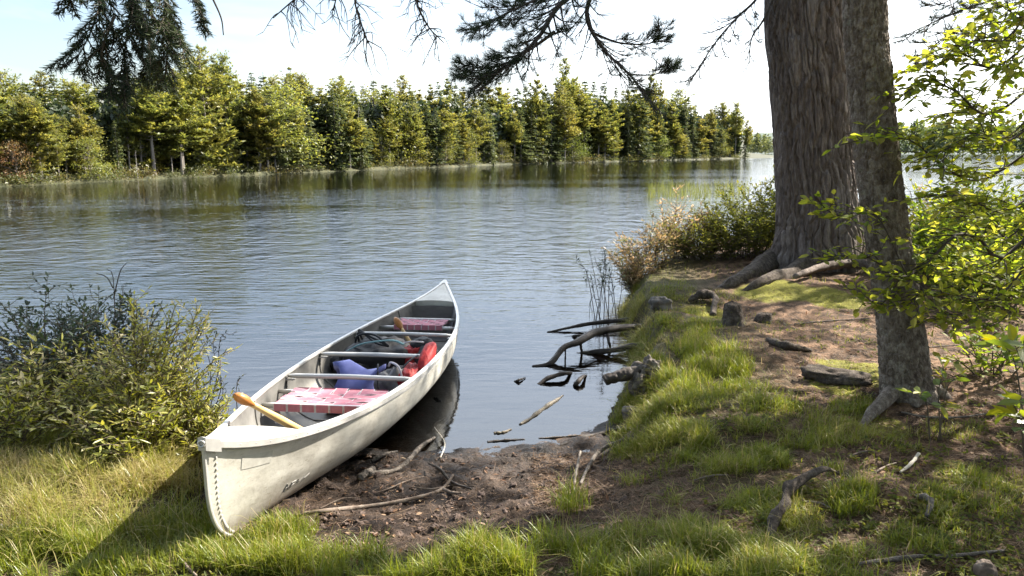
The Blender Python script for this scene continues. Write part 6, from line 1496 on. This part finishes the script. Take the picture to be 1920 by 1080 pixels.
hm = nt.nodes.new('ShaderNodeMix'); hm.data_type = 'RGBA'; hm.inputs[7].default_value = (9.5, 10.0, 10.8, 1); L.new(hf.outputs[0], hm.inputs[0]); L.new(sky.outputs[0], hm.inputs[6]); up_ = nt.nodes.new('ShaderNodeMapRange'); up_.interpolation_type = 'SMOOTHSTEP'; up_.inputs[1].default_value = .17; up_.inputs[2].default_value = .42; up_.inputs[3].default_value = 0; up_.inputs[4].default_value = .8; L.new(sz.outputs['Z'], up_.inputs[0])
fy_ = nt.nodes.new('ShaderNodeMapRange'); fy_.interpolation_type = 'SMOOTHSTEP'; fy_.inputs[1].default_value = .25; fy_.inputs[2].default_value = .75; L.new(sz.outputs['Y'], fy_.inputs[0])
uf = nt.nodes.new('ShaderNodeMath'); uf.operation = 'MULTIPLY'; L.new(up_.outputs[0], uf.inputs[0]); L.new(fy_.outputs[0], uf.inputs[1])
um = nt.nodes.new('ShaderNodeMix'); um.data_type = 'RGBA'; um.inputs[7].default_value = (14.0, 15.4, 17.2, 1); L.new(uf.outputs[0], um.inputs[0]); L.new(hm.outputs[2], um.inputs[6]); L.new(um.outputs[2], cm.inputs[6]); L.new(cm.outputs[2], bg.inputs['Color']); bg.inputs['Strength'].default_value = .069
sun = bpy.data.lights.new('sun', 'SUN'); sun.energy = 5.0; sun.angle = R(.53); sun.color = (1, .94, .84)
so = bpy.data.objects.new('sun', sun); COL.objects.link(so)
sd = Vector((math.sin(R(SUN_AZ)) * math.cos(R(SUN_EL)), math.cos(R(SUN_AZ)) * math.cos(R(SUN_EL)), math.sin(R(SUN_EL))))
so.rotation_euler = sd.to_track_quat('Z', 'Y').to_euler(); so.location = (20, 15, 20)

cam = bpy.data.cameras.new('camera'); co = bpy.data.objects.new('camera', cam); COL.objects.link(co)
cam.sensor_fit = 'HORIZONTAL'; cam.sensor_width = 36.0; cam.lens = FPX / 1920.0 * 36.0; cam.clip_start = .05; cam.clip_end = 6000
co.location = (0, 0, CAMZ); co.rotation_euler = (math.pi / 2 - PITCH, 0, 0); scene.camera = co

scene.render.engine = 'CYCLES'
scene.cycles.use_denoising = True
try: scene.cycles.denoiser = 'OPENIMAGEDENOISE'
except Exception: pass
scene.cycles.max_bounces = 8; scene.cycles.transparent_max_bounces = 12; scene.cycles.diffuse_bounces = 3; scene.cycles.glossy_bounces = 3; scene.cycles.transmission_bounces = 4
scene.cycles.sample_clamp_indirect = 6; scene.cycles.caustics_reflective = False
scene.view_settings.view_transform = 'Standard'; scene.view_settings.look = 'None'; scene.view_settings.exposure = 1.95; scene.view_settings.gamma = 1
scene.render.film_transparent = False
